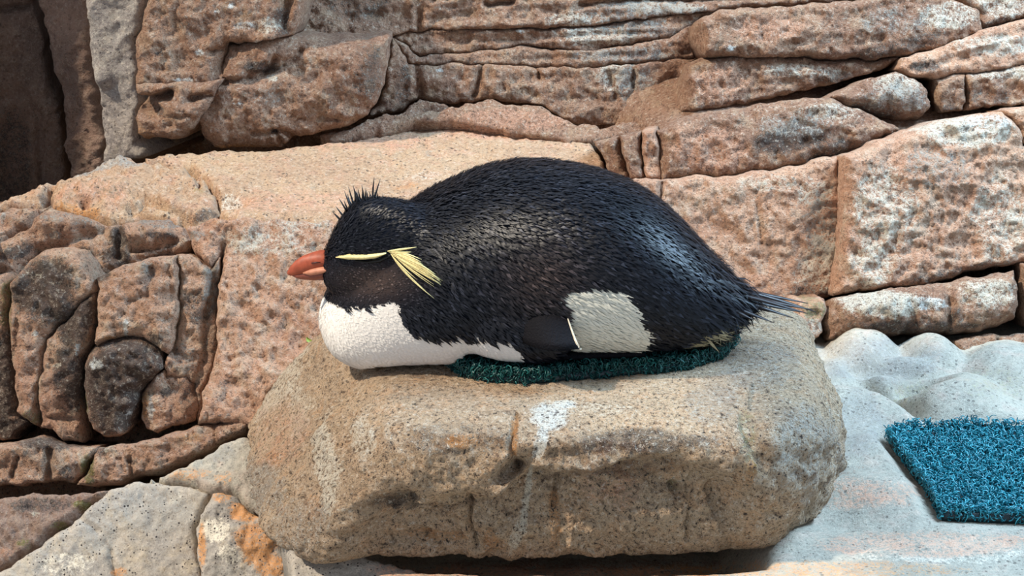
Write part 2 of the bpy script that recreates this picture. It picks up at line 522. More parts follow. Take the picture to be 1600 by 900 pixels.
block('stone', rwall, [(1413, 92), (1470, 72), (1536, 47), (1600, 30), (1900, -20), (1900, 80), (1600, 104), (1510, 117), (1465, 122), (1432, 120), (1400, 110)],
      (1520, 90, .66), NR, M_PINK, r=10, e=0.022, strata=(30, -.25, .006), stains_shading=[('pale', 1560, 70, 80, 20, .6), ('dark', 1440, 105, 30, 10, .7)])
block('stone', rwall, [(1465, 122), (1510, 117), (1512, 145), (1506, 175), (1468, 177), (1462, 160)],
      (1487, 150, .64), (0, -1, .1), M_WALL, r=8, e=0.022, stains_shading=[('dark', 1480, 170, 20, 8, .5)])
block('stone', rwall, [(1510, 117), (1600, 104), (1900, 80), (1900, 160), (1600, 166), (1506, 175), (1512, 145)],
      (1560, 140, .64), (0, -1, .1), M_WALL, r=10, e=0.022, stains_shading=[('pale', 1570, 115, 60, 10, .6), ('dark', 1540, 150, 50, 14, .3)])
block('stone', rwall, [(1297, 150), (1348, 125), (1399, 114), (1432, 121), (1454, 143), (1460, 168), (1440, 184), (1414, 188), (1367, 178), (1325, 165)],
      (1390, 150, .62), (0.1, -1, .3), M_WALL, r=28, e=0.038, bulge=.012, R=30, stains_shading=[('pale', 1400, 135, 45, 22, .7), ('grey', 1395, 155, 60, 26, .6), ('dark', 1370, 172, 50, 10, .6, 10)])
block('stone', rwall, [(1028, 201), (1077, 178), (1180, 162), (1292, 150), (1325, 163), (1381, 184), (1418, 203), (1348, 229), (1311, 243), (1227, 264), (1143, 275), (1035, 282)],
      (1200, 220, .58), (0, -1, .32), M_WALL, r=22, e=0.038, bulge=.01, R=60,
      stains_shading=[('pink', 1110, 230, 70, 40, .8), ('dark', 1235, 215, 70, 26, .75, -12), ('dark', 1290, 235, 60, 12, .55, -15), ('pale', 1290, 175, 60, 16, .5), ('grey', 1240, 195, 60, 22, .6)])
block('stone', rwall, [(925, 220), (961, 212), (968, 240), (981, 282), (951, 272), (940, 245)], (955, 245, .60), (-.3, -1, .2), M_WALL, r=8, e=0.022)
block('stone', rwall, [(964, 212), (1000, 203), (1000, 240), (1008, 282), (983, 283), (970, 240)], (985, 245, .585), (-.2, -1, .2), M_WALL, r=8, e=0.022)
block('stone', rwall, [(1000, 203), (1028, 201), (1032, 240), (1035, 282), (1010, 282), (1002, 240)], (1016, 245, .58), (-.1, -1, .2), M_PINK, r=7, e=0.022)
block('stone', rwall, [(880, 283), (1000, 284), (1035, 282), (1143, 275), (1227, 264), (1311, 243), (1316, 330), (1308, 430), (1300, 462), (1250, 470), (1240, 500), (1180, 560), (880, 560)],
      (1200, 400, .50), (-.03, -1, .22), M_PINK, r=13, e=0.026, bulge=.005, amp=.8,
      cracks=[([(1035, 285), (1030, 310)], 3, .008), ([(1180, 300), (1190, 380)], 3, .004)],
      stains_shading=[('pale', 1270, 300, 40, 26, .6), ('pale', 1290, 400, 30, 60, .7), ('pale', 1265, 425, 30, 30, .6), ('dark', 1270, 455, 50, 12, .6), ('pale', 1200, 285, 60, 14, .4), ('grey', 1280, 350, 30, 60, .5)])
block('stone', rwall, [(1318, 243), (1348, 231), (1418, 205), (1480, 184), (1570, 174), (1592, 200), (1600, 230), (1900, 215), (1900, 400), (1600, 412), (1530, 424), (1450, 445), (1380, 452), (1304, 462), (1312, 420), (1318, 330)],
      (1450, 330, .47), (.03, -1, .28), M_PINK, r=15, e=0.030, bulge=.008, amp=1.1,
      stains_shading=[('pale', 1510, 205, 80, 30, .9), ('white', 1540, 190, 40, 14, .6), ('pale', 1380, 330, 60, 80, .55), ('pale', 1560, 340, 50, 80, .5), ('dark', 1500, 430, 100, 16, .5, -10), ('pale', 1360, 410, 40, 40, .7), ('grey', 1460, 260, 60, 40, .4)])
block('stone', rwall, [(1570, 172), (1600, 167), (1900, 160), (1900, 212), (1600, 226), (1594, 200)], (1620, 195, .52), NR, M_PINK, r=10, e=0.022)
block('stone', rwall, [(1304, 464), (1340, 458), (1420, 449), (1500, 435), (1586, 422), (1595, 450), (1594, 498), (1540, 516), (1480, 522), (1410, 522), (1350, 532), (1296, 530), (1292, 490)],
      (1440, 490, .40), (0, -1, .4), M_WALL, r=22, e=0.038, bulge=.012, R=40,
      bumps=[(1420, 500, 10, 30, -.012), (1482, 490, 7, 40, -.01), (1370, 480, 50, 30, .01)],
      stains_shading=[('pale', 1370, 475, 70, 24, .9), ('white', 1450, 475, 36, 12, .8), ('dark', 1440, 510, 130, 10, .6), ('pale', 1540, 460, 50, 28, .6), ('dark', 1492, 500, 12, 22, .6)])
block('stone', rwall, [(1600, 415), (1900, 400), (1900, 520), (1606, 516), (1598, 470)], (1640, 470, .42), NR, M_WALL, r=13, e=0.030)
block('stone', rwall, [(1238, 500), (1250, 472), (1290, 466), (1292, 490), (1285, 520), (1268, 534), (1180, 540), (1180, 520)], (1265, 505, .40), (.1, -1, .2), M_PINK, r=11, e=0.030,
      stains_shading=[('green', 1270, 480, 20, 20, .5), ('pale', 1270, 510, 16, 14, .7)])
block('stone', rwall, [(1488, 530), (1540, 520), (1606, 518), (1900, 524), (1900, 620), (1560, 600), (1505, 575)], (1550, 550, .38), (0, -1, .5), M_WALL, r=13, e=0.030, back=.12,
      cracks=[([(1562, 530), (1560, 575)], 4, .012)], stains_shading=[('grey', 1580, 560, 30, 26, .6), ('dark', 1510, 560, 16, 10, .5)])
# rough bedrock behind all joints
def rough_sheet(name, parent, x0, x1, z0, z1, yfun, mat, n=90):
    gx, gz = np.meshgrid(np.linspace(x0, x1, n), np.linspace(z0, z1, n // 2))
    gx, gz = gx.ravel(), gz.ravel()
    gy = yfun(gx, gz)
    V = np.c_[gx, gy, gz]
    V[:, 1] += .03 * fbm(V, 6, 3)
    W = V + np.array((0, .25, 0))
    m = n // 2
    idx = np.arange(n * m).reshape(m, n)
    a, b, c, d = idx[:-1, :-1].ravel(), idx[:-1, 1:].ravel(), idx[1:, 1:].ravel(), idx[1:, :-1].ravel()
    F = np.vstack([np.c_[a, b, c, d], np.c_[d, c, b, a] + n * m])
    rim = np.r_[idx[0, :], idx[1:, -1], idx[-1, -2::-1], idx[-2:0:-1, 0]]
    r2 = np.roll(rim, -1)
    F = np.vstack([F, np.c_[rim, rim + n * m, r2 + n * m, r2]])
    return mesh_obj(name, np.vstack([V, W]), F, mat, parent)


rough_sheet('bedrock', wall, -1.6, 1.8, -.05, 1.0, lambda x, z: .90 + .25 * np.clip(z - .3, 0, 1) - .32 * smooth((x - .05) / .25) * smooth((.45 - z) / .1) + .22 * smooth((-.42 - x) / .1), M_WALL)

# ---- ledge behind and left of the bird
ledge = structure('rock_ledge', 'sunlit sandy rock ledge behind the penguin', (-0.2, 0.55, 0.1))
block('stone', ledge, [(228, 248), (300, 236), (340, 232), (440, 236), (520, 222), (600, 205), (640, 190), (700, 186), (760, 196), (860, 214), (925, 220), (940, 245), (946, 266), (930, 285), (900, 340), (700, 350), (520, 345), (430, 345), (372, 345), (345, 330), (338, 300), (300, 262)],
      (500, 280, .55), (0.02, -.10, 1), M_LEDGE, r=10, e=.02, back=.22, amp=.55, step=3.5,
      cracks=[([(760, 232), (700, 225), (600, 240)], 8, .004), ([(870, 216), (890, 218)], 4, .008)],
      bumps=[(360, 315, 30, 10, -.02)],
      stains_shading=[('pink', 560, 222, 120, 16, .6), ('pink', 790, 212, 120, 12, .8), ('green', 318, 300, 12, 7, .35), ('pale', 360, 312, 22, 8, .6), ('grey', 670, 242, 6, 10, .5), ('grey', 262, 240, 14, 6, .7), ('grey', 490, 292, 8, 6, .4), ('pale', 660, 280, 50, 8, .25), ('orange', 640, 296, 30, 6, .4), ('pink', 450, 320, 120, 20, .5)])

outcrop = structure('rock_outcrop', 'pink weathered rock outcrop with upright cracks and dark lumps', (-0.45, 0.35, 0.05))
# flat-topped caps
block('stone', outcrop, [(-420, 400), (-100, 346), (0, 312), (70, 280), (140, 256), (185, 238), (228, 248), (300, 262), (338, 300), (345, 322), (330, 342), (300, 352), (262, 340), (220, 336), (170, 346), (128, 334), (80, 322), (20, 324), (0, 322), (-420, 420)],
      (200, 300, .50), (-.05, -.42, 1), M_LEDGE, r=16, e=.03, back=.2, step=3.2,
      cracks=[([(80, 292), (72, 318)], 7, .02), ([(205, 330), (230, 318), (300, 345)], 5, .012), ([(250, 265), (215, 275), (190, 272)], 4, .006), ([(290, 258), (310, 280), (312, 296)], 5, .014)],
      bumps=[(150, 300, 60, 14, .012), (270, 325, 50, 14, .012), (132, 322, 7, 4, -.02)],
      stains_shading=[('grey', 150, 258, 90, 10, .9, -18), ('grey', 190, 258, 40, 8, .8), ('orange', 120, 328, 50, 7, .8, 8), ('pink', 140, 310, 80, 16, .5), ('dark', 72, 310, 14, 8, .6), ('green', 312, 302, 10, 6, .4), ('dark', 320, 336, 24, 5, .6, -20), ('brown', 30, 320, 40, 6, .5)])
block('stone', outcrop, [(-420, 430), (0, 330), (20, 326), (80, 324), (60, 332), (45, 352), (0, 372), (-420, 500)],
      (20, 345, .44), (-.1, -.8, .8), M_OUT, r=10, e=.02, back=.15, stains_shading=[('white', 6, 342, 6, 10, .8), ('brown', 30, 345, 40, 12, .4)])
block('stone', outcrop, [(45, 352), (62, 330), (80, 325), (128, 336), (168, 350), (180, 348), (220, 338), (262, 342), (290, 358), (300, 380), (285, 396), (250, 398), (227, 404), (195, 412), (172, 424), (148, 436), (120, 396), (90, 386), (50, 398), (14, 440), (0, 430), (-30, 440), (-30, 372), (0, 372)],
      (170, 385, .38), (-.05, -.95, .62), M_OUT, r=16, e=.03, back=.18,
      cracks=[([(160, 362), (110, 378), (60, 390)], 7, .012), ([(190, 358), (186, 400)], 6, .012), ([(205, 392), (240, 388), (272, 378)], 4, .016), ([(215, 402), (262, 392)], 4, .01)],
      bumps=[(235, 365, 50, 18, .014), (100, 350, 46, 14, .012)],
      stains_shading=[('grey', 250, 350, 40, 14, .7), ('dark', 188, 372, 18, 22, .8), ('dark', 30, 395, 34, 12, .8, -25), ('dark', 110, 400, 60, 14, .8), ('dark', 180, 402, 24, 14, .8), ('grey', 110, 345, 50, 12, .5), ('grey', 90, 370, 14, 6, .7), ('dark', 255, 372, 28, 5, .6)])
# upright lumps of the front face
block('stone', outcrop, [(14, 440), (50, 398), (90, 386), (120, 396), (143, 430), (146, 455), (128, 470), (112, 490), (88, 512), (70, 530), (66, 560), (60, 620), (56, 668), (40, 660), (24, 645), (18, 560), (12, 500)],
      (70, 500, .29), (-.12, -1, .28), M_OUT, r=12, e=0.036, bulge=0.0072, R=30,
      cracks=[([(30, 500), (24, 560)], 4, .008)],
      stains_shading=[('dark', 72, 455, 56, 56, .95, 20), ('green', 12, 500, 10, 60, .6), ('pale', 58, 430, 26, 4, .5, 15), ('white', 58, 520, 5, 5), ('green', 46, 655, 14, 16, .6), ('pink', 42, 580, 20, 60, .5)])
block('stone', outcrop, [(146, 455), (150, 490), (146, 520), (134, 548), (126, 580), (126, 625), (130, 680), (128, 694), (98, 694), (80, 676), (58, 668), (60, 620), (66, 560), (70, 530), (88, 512), (112, 490), (128, 470)],
      (105, 580, .27), (-.05, -1, .25), M_OUT, r=11, e=0.036, bulge=0.0060, R=30,
      cracks=[([(80, 652), (104, 654), (124, 656)], 4, .008)],
      stains_shading=[('dark', 118, 500, 32, 50, .9, 20), ('dark', 108, 590, 26, 60, .85), ('pink', 85, 640, 26, 44, .6), ('green', 56, 620, 8, 60, .8), ('white', 124, 545, 6, 12, .7), ('pale', 92, 570, 8, 4, .8)])
block('stone', outcrop, [(148, 436), (172, 424), (195, 412), (227, 404), (276, 398), (280, 440), (279, 470), (276, 507), (269, 540), (262, 552), (242, 540), (226, 532), (195, 528), (165, 534), (142, 544), (150, 505), (150, 470)],
      (215, 470, .28), (-.02, -1, .3), M_OUT, r=11, e=0.032, bulge=0.0072, R=40,
      cracks=[([(238, 420), (232, 460), (205, 470)], 5, .006), ([(262, 400), (270, 470)], 4, .006)],
      stains_shading=[('white', 198, 512, 5, 20, 1.0, 8), ('pale', 215, 467, 30, 3, .7), ('dark', 150, 430, 24, 14, .8), ('grey', 230, 430, 14, 26, .6), ('orange', 172, 528, 12, 6, .8), ('pink', 210, 460, 60, 40, .4), ('dark', 240, 530, 20, 10, .5)])
block('stone', outcrop, [(142, 546), (165, 536), (195, 530), (226, 534), (242, 542), (254, 560), (254, 576), (238, 592), (222, 614), (217, 640), (212, 668), (186, 690), (160, 688), (140, 676), (130, 650), (127, 610), (128, 575)],
      (190, 610, .25), (0, -1, .12), M_OUT, r=18, e=0.043, bulge=0.0108, R=30,
      stains_shading=[('dark', 190, 600, 80, 90, .95), ('white', 152, 566, 12, 8, .8), ('green', 131, 640, 6, 30, .7), ('pink', 196, 682, 30, 8, .5), ('white', 202, 645, 6, 4, .6)])
block('stone', outcrop, [(222, 614), (238, 592), (256, 578), (262, 586), (290, 588), (304, 600), (310, 625), (308, 658), (275, 668), (244, 677), (228, 672), (220, 655)],
      (262, 630, .255), (0, -1, .2), M_OUT, r=9, e=0.032, bulge=0.0072, R=25,
      stains_shading=[('white', 238, 640, 7, 16, 1), ('orange', 228, 630, 8, 26, .7), ('dark', 292, 612, 16, 30, .5), ('dark', 262, 612, 14, 8, .6), ('pink', 262, 650, 30, 16, .5)])
block('stone', outcrop, [(276, 398), (300, 398), (330, 420), (346, 396), (342, 440), (338, 507), (342, 540), (332, 565), (318, 611), (311, 660), (308, 625), (304, 600), (290, 588), (262, 586), (256, 572), (268, 545), (276, 507), (280, 440)],
      (305, 500, .285), (.1, -1, .3), M_OUT, r=9, e=0.025, back=.2,
      cracks=[([(278, 480), (272, 530), (275, 550)], 5, .012), ([(325, 470), (320, 560), (305, 600)], 6, .008)],
      bumps=[(336, 460, 10, 40, -.02)],
      stains_shading=[('grey', 330, 445, 18, 50, .7), ('dark', 310, 480, 26, 30, .5), ('brown', 330, 540, 16, 40, .6), ('grey', 290, 560, 26, 26, .5), ('dark', 330, 450, 6, 40, .5)])
block('stone', outcrop, [(300, 384), (290, 360), (310, 350), (335, 342), (372, 345), (430, 345), (520, 345), (700, 350), (740, 420), (740, 640), (560, 680), (384, 665), (345, 656), (312, 662), (318, 611), (332, 565), (342, 540), (338, 507), (342, 440), (346, 396), (330, 418)],
      (400, 480, .285), (.02, -1, .62), M_PINK, r=9, e=0.012, back=.22, amp=1.1,
      cracks=[([(346, 398), (350, 380), (340, 440)], 4, .014), ([(360, 560), (410, 556)], 5, .004)],
      stains_shading=[('pale', 420, 380, 80, 26, .5), ('pale', 470, 350, 60, 14, .6), ('dark', 350, 600, 16, 10, .35), ('grey', 305, 368, 30, 8, .6), ('orange', 330, 345, 20, 6, .35), ('dark', 346, 650, 20, 5, .4)])
block('stone', outcrop, [(-30, 440), (0, 430), (14, 442), (12, 500), (18, 560), (24, 645), (40, 662), (20, 690), (-10, 694), (-420, 720), (-420, 500), (-30, 376)],
      (-20, 560, .30), (-.15, -1, .2), M_OUT, r=9, e=0.029, back=.2, stains_shading=[('dark', 4, 590, 26, 90, .9), ('green', 10, 470, 8, 40, .7), ('dark', 20, 670, 40, 20, .9), ('dark', -120, 560, 80, 120, .5)])
block('stone', outcrop, [(-420, 722), (-10, 696), (20, 692), (60, 680), (98, 697), (128, 700), (150, 697), (140, 730), (118, 756), (80, 752), (40, 762), (0, 760), (-420, 790)],
      (50, 725, .20), (0, -1, .35), M_OUT, r=9, e=0.032, back=.2, cracks=[([(20, 745), (26, 725), (30, 715)], 3, .01), ([(78, 705), (76, 750)], 5, .014)],
      stains_shading=[('brown', 40, 720, 90, 30, .35), ('green', 136, 735, 12, 26, .9), ('dark', 80, 692, 60, 10, .7), ('dark', 105, 740, 14, 14, .5)])
block('stone', outcrop, [(150, 697), (190, 695), (215, 690), (248, 680), (308, 665), (345, 660), (400, 655), (384, 676), (350, 690), (290, 722), (250, 738), (200, 748), (182, 758), (140, 760), (118, 756), (140, 730)],
      (240, 712, .19), (0, -1, .45), M_OUT, r=9, e=0.029, back=.2, cracks=[([(203, 715), (206, 745)], 3, .01), ([(335, 668), (337, 690)], 3, .01)],
      stains_shading=[('green', 140, 735, 10, 30, .9), ('orange', 300, 684, 30, 8, .4), ('pale', 168, 703, 5, 4), ('dark', 160, 705, 10, 8, .6), ('dark', 205, 722, 16, 5, .5)])

rough_sheet('bedrock', outcrop, -1.35, .02, -.22, .24, lambda x, z: .35 + .35 * np.clip(z, -.3, 1), M_OUT)

# ---- floor of the enclosure: one continuous sculpted surface
def axis(a, b, fine0, fine1, fs, cs):
    return np.r_[np.arange(a, fine0, cs), np.arange(fine0, fine1, fs), np.arange(fine1, b, cs)]


fx = axis(-1.6, 2.2, -.62, .82, .0046, .04)
fy = axis(-1.5, 1.3, -.42, .56, .0060, .04)
FX, FY = np.meshgrid(fx, fy)
shape = FX.shape
X, Y = FX.ravel(), FY.ravel()
fz = .074 + .012 * smooth((X - .2) / .3) + .02 * smooth((Y + .25) / .3)
fz -= .05 * smooth((-.30 - Y) / .25)
fz -= .22 * smooth((-.14 - X) / .14)
fz -= .075 * smooth((Y + .238) / .03) * smooth((X + .19) / .05) * smooth((.30 - X) / .06) * smooth((.12 - Y) / .1)
base3 = np.c_[X, Y, 0 * X]
fz += .009 * fbm(base3, 7, 3) + .0022 * fbm(base3, 40, 4, .55) + .003 * fbm(base3 * np.array((.5, 1.6, 1)), 16, 3)


lump = np.zeros(len(X))


def fbump(px, py, z, rx, ry, h, ang=0, sharp=1.3):
    """lumps merge by the higher one, hollows are cut out afterwards"""
    global lump, fz
    c = PZ(px, py, z)
    dx, dy = X - c[0], Y - c[1]
    a = math.radians(ang)
    u = (dx * math.cos(a) + dy * math.sin(a)) / rx; v = (-dx * math.sin(a) + dy * math.cos(a)) / ry
    g = h * np.exp(-(u * u + v * v + .25 * fbm(base3, 18, 3)).clip(0) ** sharp)
    h *= 1.2 if h > 0 else 1.7
    g *= 1.2 if h > 0 else 1.7
    if h > 0: lump = np.maximum(lump, g)
    else: fz = fz + g


for b in [(1350, 580, .09, .05, .075, .034, 0), (1455, 585, .09, .045, .06, .034, 10), (1400, 605, .09, .08, .05, .022, -10), (1300, 615, .09, .05, .07, .02, -30),
          (1500, 645, .09, .06, .06, .028, -10), (1580, 600, .09, .07, .10, .03, 0), (1335, 660, .08, .045, .08, .018, 60), (1700, 610, .09, .15, .1, .03),
          (1440, 632, .09, .035, .022, -.016, -20), (1385, 640, .09, .014, .07, -.022, 30), (1400, 612, .09, .06, .014, -.014, -8), (1270, 560, .1, .05, .08, .01, 0),
          (1380, 730, .08, .06, .05, .008, 20), (1340, 790, .08, .10, .04, .008, 10), (1270, 800, .08, .05, .1, -.012, 50)]:
    fbump(*b)
fz = fz + lump
# level bed on which the loose mat lies
o2 = np.array([PZ(a, b, .092)[:2] for a, b in [(1472, 808), (1440, 758), (1394, 708), (1388, 694), (1400, 684), (1430, 682), (1800, 679), (1860, 820), (1600, 812)]])
bed = np.where(inside(X, Y, o2), 0.0, seg_dist(X, Y, o2, True))
w_ = smooth((.03 - bed) / .03)
fz = fz * (1 - w_) + (.086 + .2 * (fz - .09)) * w_
V = np.c_[X, Y, fz]
ny, nx = shape
idx = np.arange(nx * ny).reshape(ny, nx)
F = np.c_[idx[:-1, :-1].ravel(), idx[:-1, 1:].ravel(), idx[1:, 1:].ravel(), idx[1:, :-1].ravel()]
fpx, fpy = project(V)
at = stain_shading_attrs(fpx, fpy, V, [('grey', 1370, 560, 120, 40, .8), ('grey', 1340, 660, 50, 60, .8), ('pale', 1330, 640, 40, 40, .6), ('orange', 1235, 790, 60, 16, .45, -45),  # pale patch paints the cool light falling right of the boulder
                               ('pink', 1340, 770, 120, 30, .5), ('brown', 1290, 712, 30, 8, .5), ('brown', 1300, 740, 60, 8, .4, -10), ('orange', 1300, 890, 260, 16, .45), ('pink', 1450, 850, 200, 24, .5),
                               ('green', 1560, 600, 80, 30, .22), ('green', 1420, 610, 40, 30, .25), ('orange', 1050, 892, 120, 14, .6), ('pink', 800, 895, 300, 16, .7), ('brown', 900, 880, 260, 10, .5), ('pale', 1480, 860, 160, 26, .4)])  # brown strip paints the shadow gap below the boulder's front
floor = mesh_obj('floor', V, F, M_FLOOR, None, attrs=at)
tag(floor, 'pale lumpy stone floor around the boulder', None, None, 'structure')

# speckled rocks at the foot of the outcrop, set in the floor
block('stone', floor, [(172, 762), (205, 752), (244, 750), (290, 756), (331, 768), (318, 798), (306, 823), (310, 860), (312, 900), (330, 1060), (-420, 1060), (-420, 920), (0, 892), (60, 852), (125, 802)],
      (200, 830, .06), (.03, -.9, .75), M_SPECK, r=12, e=.022, back=.12, amp=.45,
      cracks=[([(172, 860), (180, 890), (186, 920)], 4, .006), ([(120, 805), (150, 830)], 5, .004)],
      stains_shading=[('grey', 240, 800, 80, 40, .8), ('pale', 276, 780, 10, 14, .9, 60), ('grey', 160, 840, 30, 40, .6), ('orange', 186, 895, 14, 10, .6), ('pale', 100, 880, 50, 20, .4)])
block('stone', floor, [(331, 770), (345, 766), (372, 776), (390, 800), (412, 810), (440, 832), (452, 868), (456, 900), (470, 1060), (330, 1060), (312, 900), (310, 860), (306, 825), (318, 798)],
      (380, 850, .02), (.05, -.9, .8), M_SPECK, r=16, e=.03, back=.12, amp=.8, bumps=[(360, 850, 40, 30, .012), (410, 840, 20, 30, .01)],
      stains_shading=[('orange', 385, 800, 30, 20, 1), ('orange', 400, 850, 40, 34, .95), ('orange', 345, 775, 20, 16, .6), ('pale', 340, 830, 24, 24, .8), ('orange', 316, 860, 8, 40, .9), ('orange', 425, 885, 30, 22, .9), ('pale', 360, 870, 26, 14, .6), ('brown', 400, 830, 10, 16, .4), ('grey', 350, 892, 26, 10, .8)])
block('stone', floor, [(-420, 800), (0, 778), (60, 766), (110, 768), (150, 764), (180, 762), (150, 786), (125, 802), (60, 852), (0, 892), (-420, 920)],
      (60, 810, .10), (-.05, -.9, .7), M_DARK, r=12, e=.03, back=.12,
      stains_shading=[('green', 128, 788, 14, 6, .9), ('green', 95, 822, 14, 8, .7), ('green', 40, 850, 14, 8, .6), ('pink', 10, 865, 16, 8, .5), ('dark', 60, 790, 60, 14, .5), ('pale', 58, 806, 8, 6, .6)])
block('stone', floor, [(182, 760), (200, 750), (250, 740), (290, 724), (350, 690), (384, 677), (420, 700), (440, 790), (400, 800), (372, 774), (345, 764), (331, 766), (290, 754), (244, 748), (205, 750)],
      (320, 730, .12), (.05, -.6, .9), M_FLOOR, r=10, e=.02, back=.1, amp=.6,
      stains_shading=[('orange', 300, 742, 40, 10, .5), ('grey', 340, 710, 30, 16, .6), ('orange', 350, 750, 16, 12, .5), ('pale', 300, 760, 10, 6, .7)])

block('stone', floor, [(436, 815), (470, 822), (545, 862), (600, 878), (650, 888), (720, 930), (740, 1060), (470, 1060), (456, 900), (452, 868), (440, 832)],
      (520, 880, -.19), (.02, -.55, 1), M_SPECK, r=10, e=.014, back=.12, amp=.5, stains_shading=[('grey', 490, 860, 30, 20, .5), ('orange', 470, 850, 12, 14, .35), ('pink', 620, 892, 60, 10, .5)])

# ------------------------------------------------------------------ the boulder
def boulder():
    D, F = ico_sphere(8)
    c = np.array((0.02, -0.02, 0.145))
    planes = [((0, 0, 1), .107), ((0, 0, -1), .075), ((0, -1, -.12), .225), ((0, 1, .3), .25),
              ((-.74, -.12, .62), .208), ((-1, 0, -.05), .392), ((.84, -.05, .52), .335), ((1, 0, -.12), .385),
              ((.72, -.45, -.42), .315), ((-.6, -.55, -.5), .30), ((-.62, -.72, .28), .298), ((.6, -.75, .1), .345),
              ((0, -.55, .85), .205), ((.05, -.6, -.7), .195)]
    k = 13.0
    s = np.zeros(len(D))
    for n, d in planes:
        n = np.array(n, float); n /= np.linalg.norm(n)
        s += (np.clip(D @ n, 0, None) / d) ** k
    r = s ** (-1 / k)
    V = c + D * r[:, None]
    px, py = project(V)
    nrm = D / np.linalg.norm(D, axis=1)[:, None]
    front = smooth((-(V[:, 1]) - .02) / .1)
    top = smooth((V[:, 2] - .20) / .05)
    rough = 1 - .75 * top
    h = .018 * fbm(V, 7, 3) * rough + .013 * fbm(V, 22, 5, .6, ridged=True) * rough + .0042 * fbm(V, 100, 4, .65)
    # the lower face steps back under an overhanging brow
    brow = np.interp(px, [380, 480, 560, 590, 640, 700, 780, 810, 830, 900, 1000, 1060, 1150, 1200, 1300], [900, 860, 812, 800, 788, 792, 770, 745, 726, 735, 712, 705, 745, 780, 800])
    brow = brow + 8 * perlin(np.c_[px / 26, py / 60, 0 * px])
    st = smooth((py - brow) / 14) * front * smooth((px - 520) / 60) * smooth((1200 - px) / 60)
    h -= .034 * st * (1 - .45 * smooth((py - brow - 40) / 70))
    def gb(cx, cy, rx, ry, hh, ang=0):
        a = math.radians(ang); dx, dy = px - cx, py - cy
        u = (dx * math.cos(a) + dy * math.sin(a)) / rx; v = (-dx * math.sin(a) + dy * math.cos(a)) / ry
        return hh * np.exp(-(u * u + v * v) ** 1.4) * front
    h += gb(608, 788, 40, 16, -.034, -20) + gb(715, 785, 44, 12, -.028, -10) + gb(800, 735, 28, 14, -.034, -30)
    h += gb(940, 760, 50, 34, .010) + gb(1180, 690, 16, 60, -.014, -15) + gb(1190, 620, 12, 30, -.018) + gb(1240, 600, 10, 26, -.01, -20)
    h += gb(1090, 770, 12, 10, -.014) + gb(640, 860, 70, 12, -.012) + gb(870, 690, 60, 16, .008) + gb(1150, 790, 10, 50, -.012)
    h += gb(760, 830, 60, 26, .008) + gb(1010, 800, 60, 40, .008, -20)
    for line, w, dep in [([(808, 735), (798, 700), (806, 650)], 5, .010), ([(720, 785), (722, 830), (735, 870)], 4, .012), ([(880, 740), (870, 800)], 5, .008), ([(1085, 850), (1110, 780), (1120, 740)], 5, .008)]:
        h -= dep * np.exp(-(seg_dist(px, py, line) / w) ** 2) * front
    V = V + nrm * h[:, None]
    at = stain_shading_attrs(px, py, V, [('white', 858, 650, 34, 24, .95), ('white', 880, 632, 24, 7, 1), ('white', 845, 690, 10, 34, .9, 15), ('pale', 822, 790, 7, 70, .9, 8), ('pale', 808, 840, 12, 34, .7, 20),
                                 ('dark', 715, 690, 100, 30, .35), ('dark', 1000, 690, 130, 22, .55), ('dark', 610, 788, 40, 18, .5), ('brown', 990, 730, 130, 26, .45), ('brown', 930, 700, 90, 16, .5),  # cavity shade painted dark; dark and brown bands along the brow
                                 ('orange', 725, 690, 30, 14, .6), ('orange', 804, 680, 8, 40, .8), ('orange', 500, 790, 14, 24, .6), ('orange', 440, 715, 12, 18, .6), ('orange', 650, 860, 80, 10, .5), ('orange', 760, 860, 16, 30, .5), ('orange', 870, 820, 12, 60, .5),
                                 ('pale', 522, 720, 18, 90, .75), ('pale', 450, 600, 16, 90, .6, 35), ('pale', 575, 690, 18, 40, .5), ('pale', 470, 640, 22, 50, .5), ('pink', 450, 680, 50, 60, .4), ('pink', 960, 770, 70, 40, .35),  # pale and pink also paint sunlight on the left side
                                 ('grey', 400, 760, 70, 50, .7), ('grey', 480, 820, 60, 50, .5), ('grey', 1250, 700, 60, 90, .6), ('grey', 1180, 570, 80, 50, .5), ('pale', 1240, 690, 40, 60, .45), ('green', 1170, 690, 22, 60, .35), ('grey', 1110, 630, 50, 40, .5),  # grey and pale also tint the right side for its cooler light
                                 ('orange', 1170, 730, 10, 40, .5), ('green', 1090, 770, 14, 12, .5), ('pale', 930, 640, 60, 14, .4), ('dark', 640, 585, 90, 8, .3)])  # thin dark strip is a painted contact shadow under the breast
    o = mesh_obj('boulder', V, F, M_BOULDER, None, attrs=at)
    tag(o, 'large rounded tan boulder that carries the penguin and its mat', 'boulder')
    return o, V, F


boulder_obj, BV, BF = boulder()
boulder_tree = BVHTree.FromPolygons(BV.tolist(), BF.tolist())


def rock_top(x, y):
    hit = boulder_tree.ray_cast(Vector((float(x), float(y), 1.0)), Vector((0, 0, -1)))
    return hit[0].z if hit[0] is not None else .1


# ------------------------------------------------------------------ vinyl loop mats
def loop_mat_material(name, dark, light):
    k = NT(name)
    at = k.n('ShaderNodeAttribute', attribute_name='shade').outputs['Fac']
    col = k.mix(at, dark, light)
    k.l(col, k.bsdf.inputs['Base Color'])
    k.bsdf.inputs['Roughness'].default_value = 0.38
    k.bsdf.inputs['Specular IOR Level'].default_value = 0.6
    return k.m


M_LOOP = loop_mat_material('dark green vinyl loops', srgb(6, 58, 58), srgb(30, 106, 102))
M_LOOP2 = loop_mat_material('bright teal vinyl loops', srgb(16, 108, 124), srgb(60, 164, 178))
M_BACK = loop_mat_material('dark teal backing', srgb(4, 30, 34), srgb(6, 40, 46))


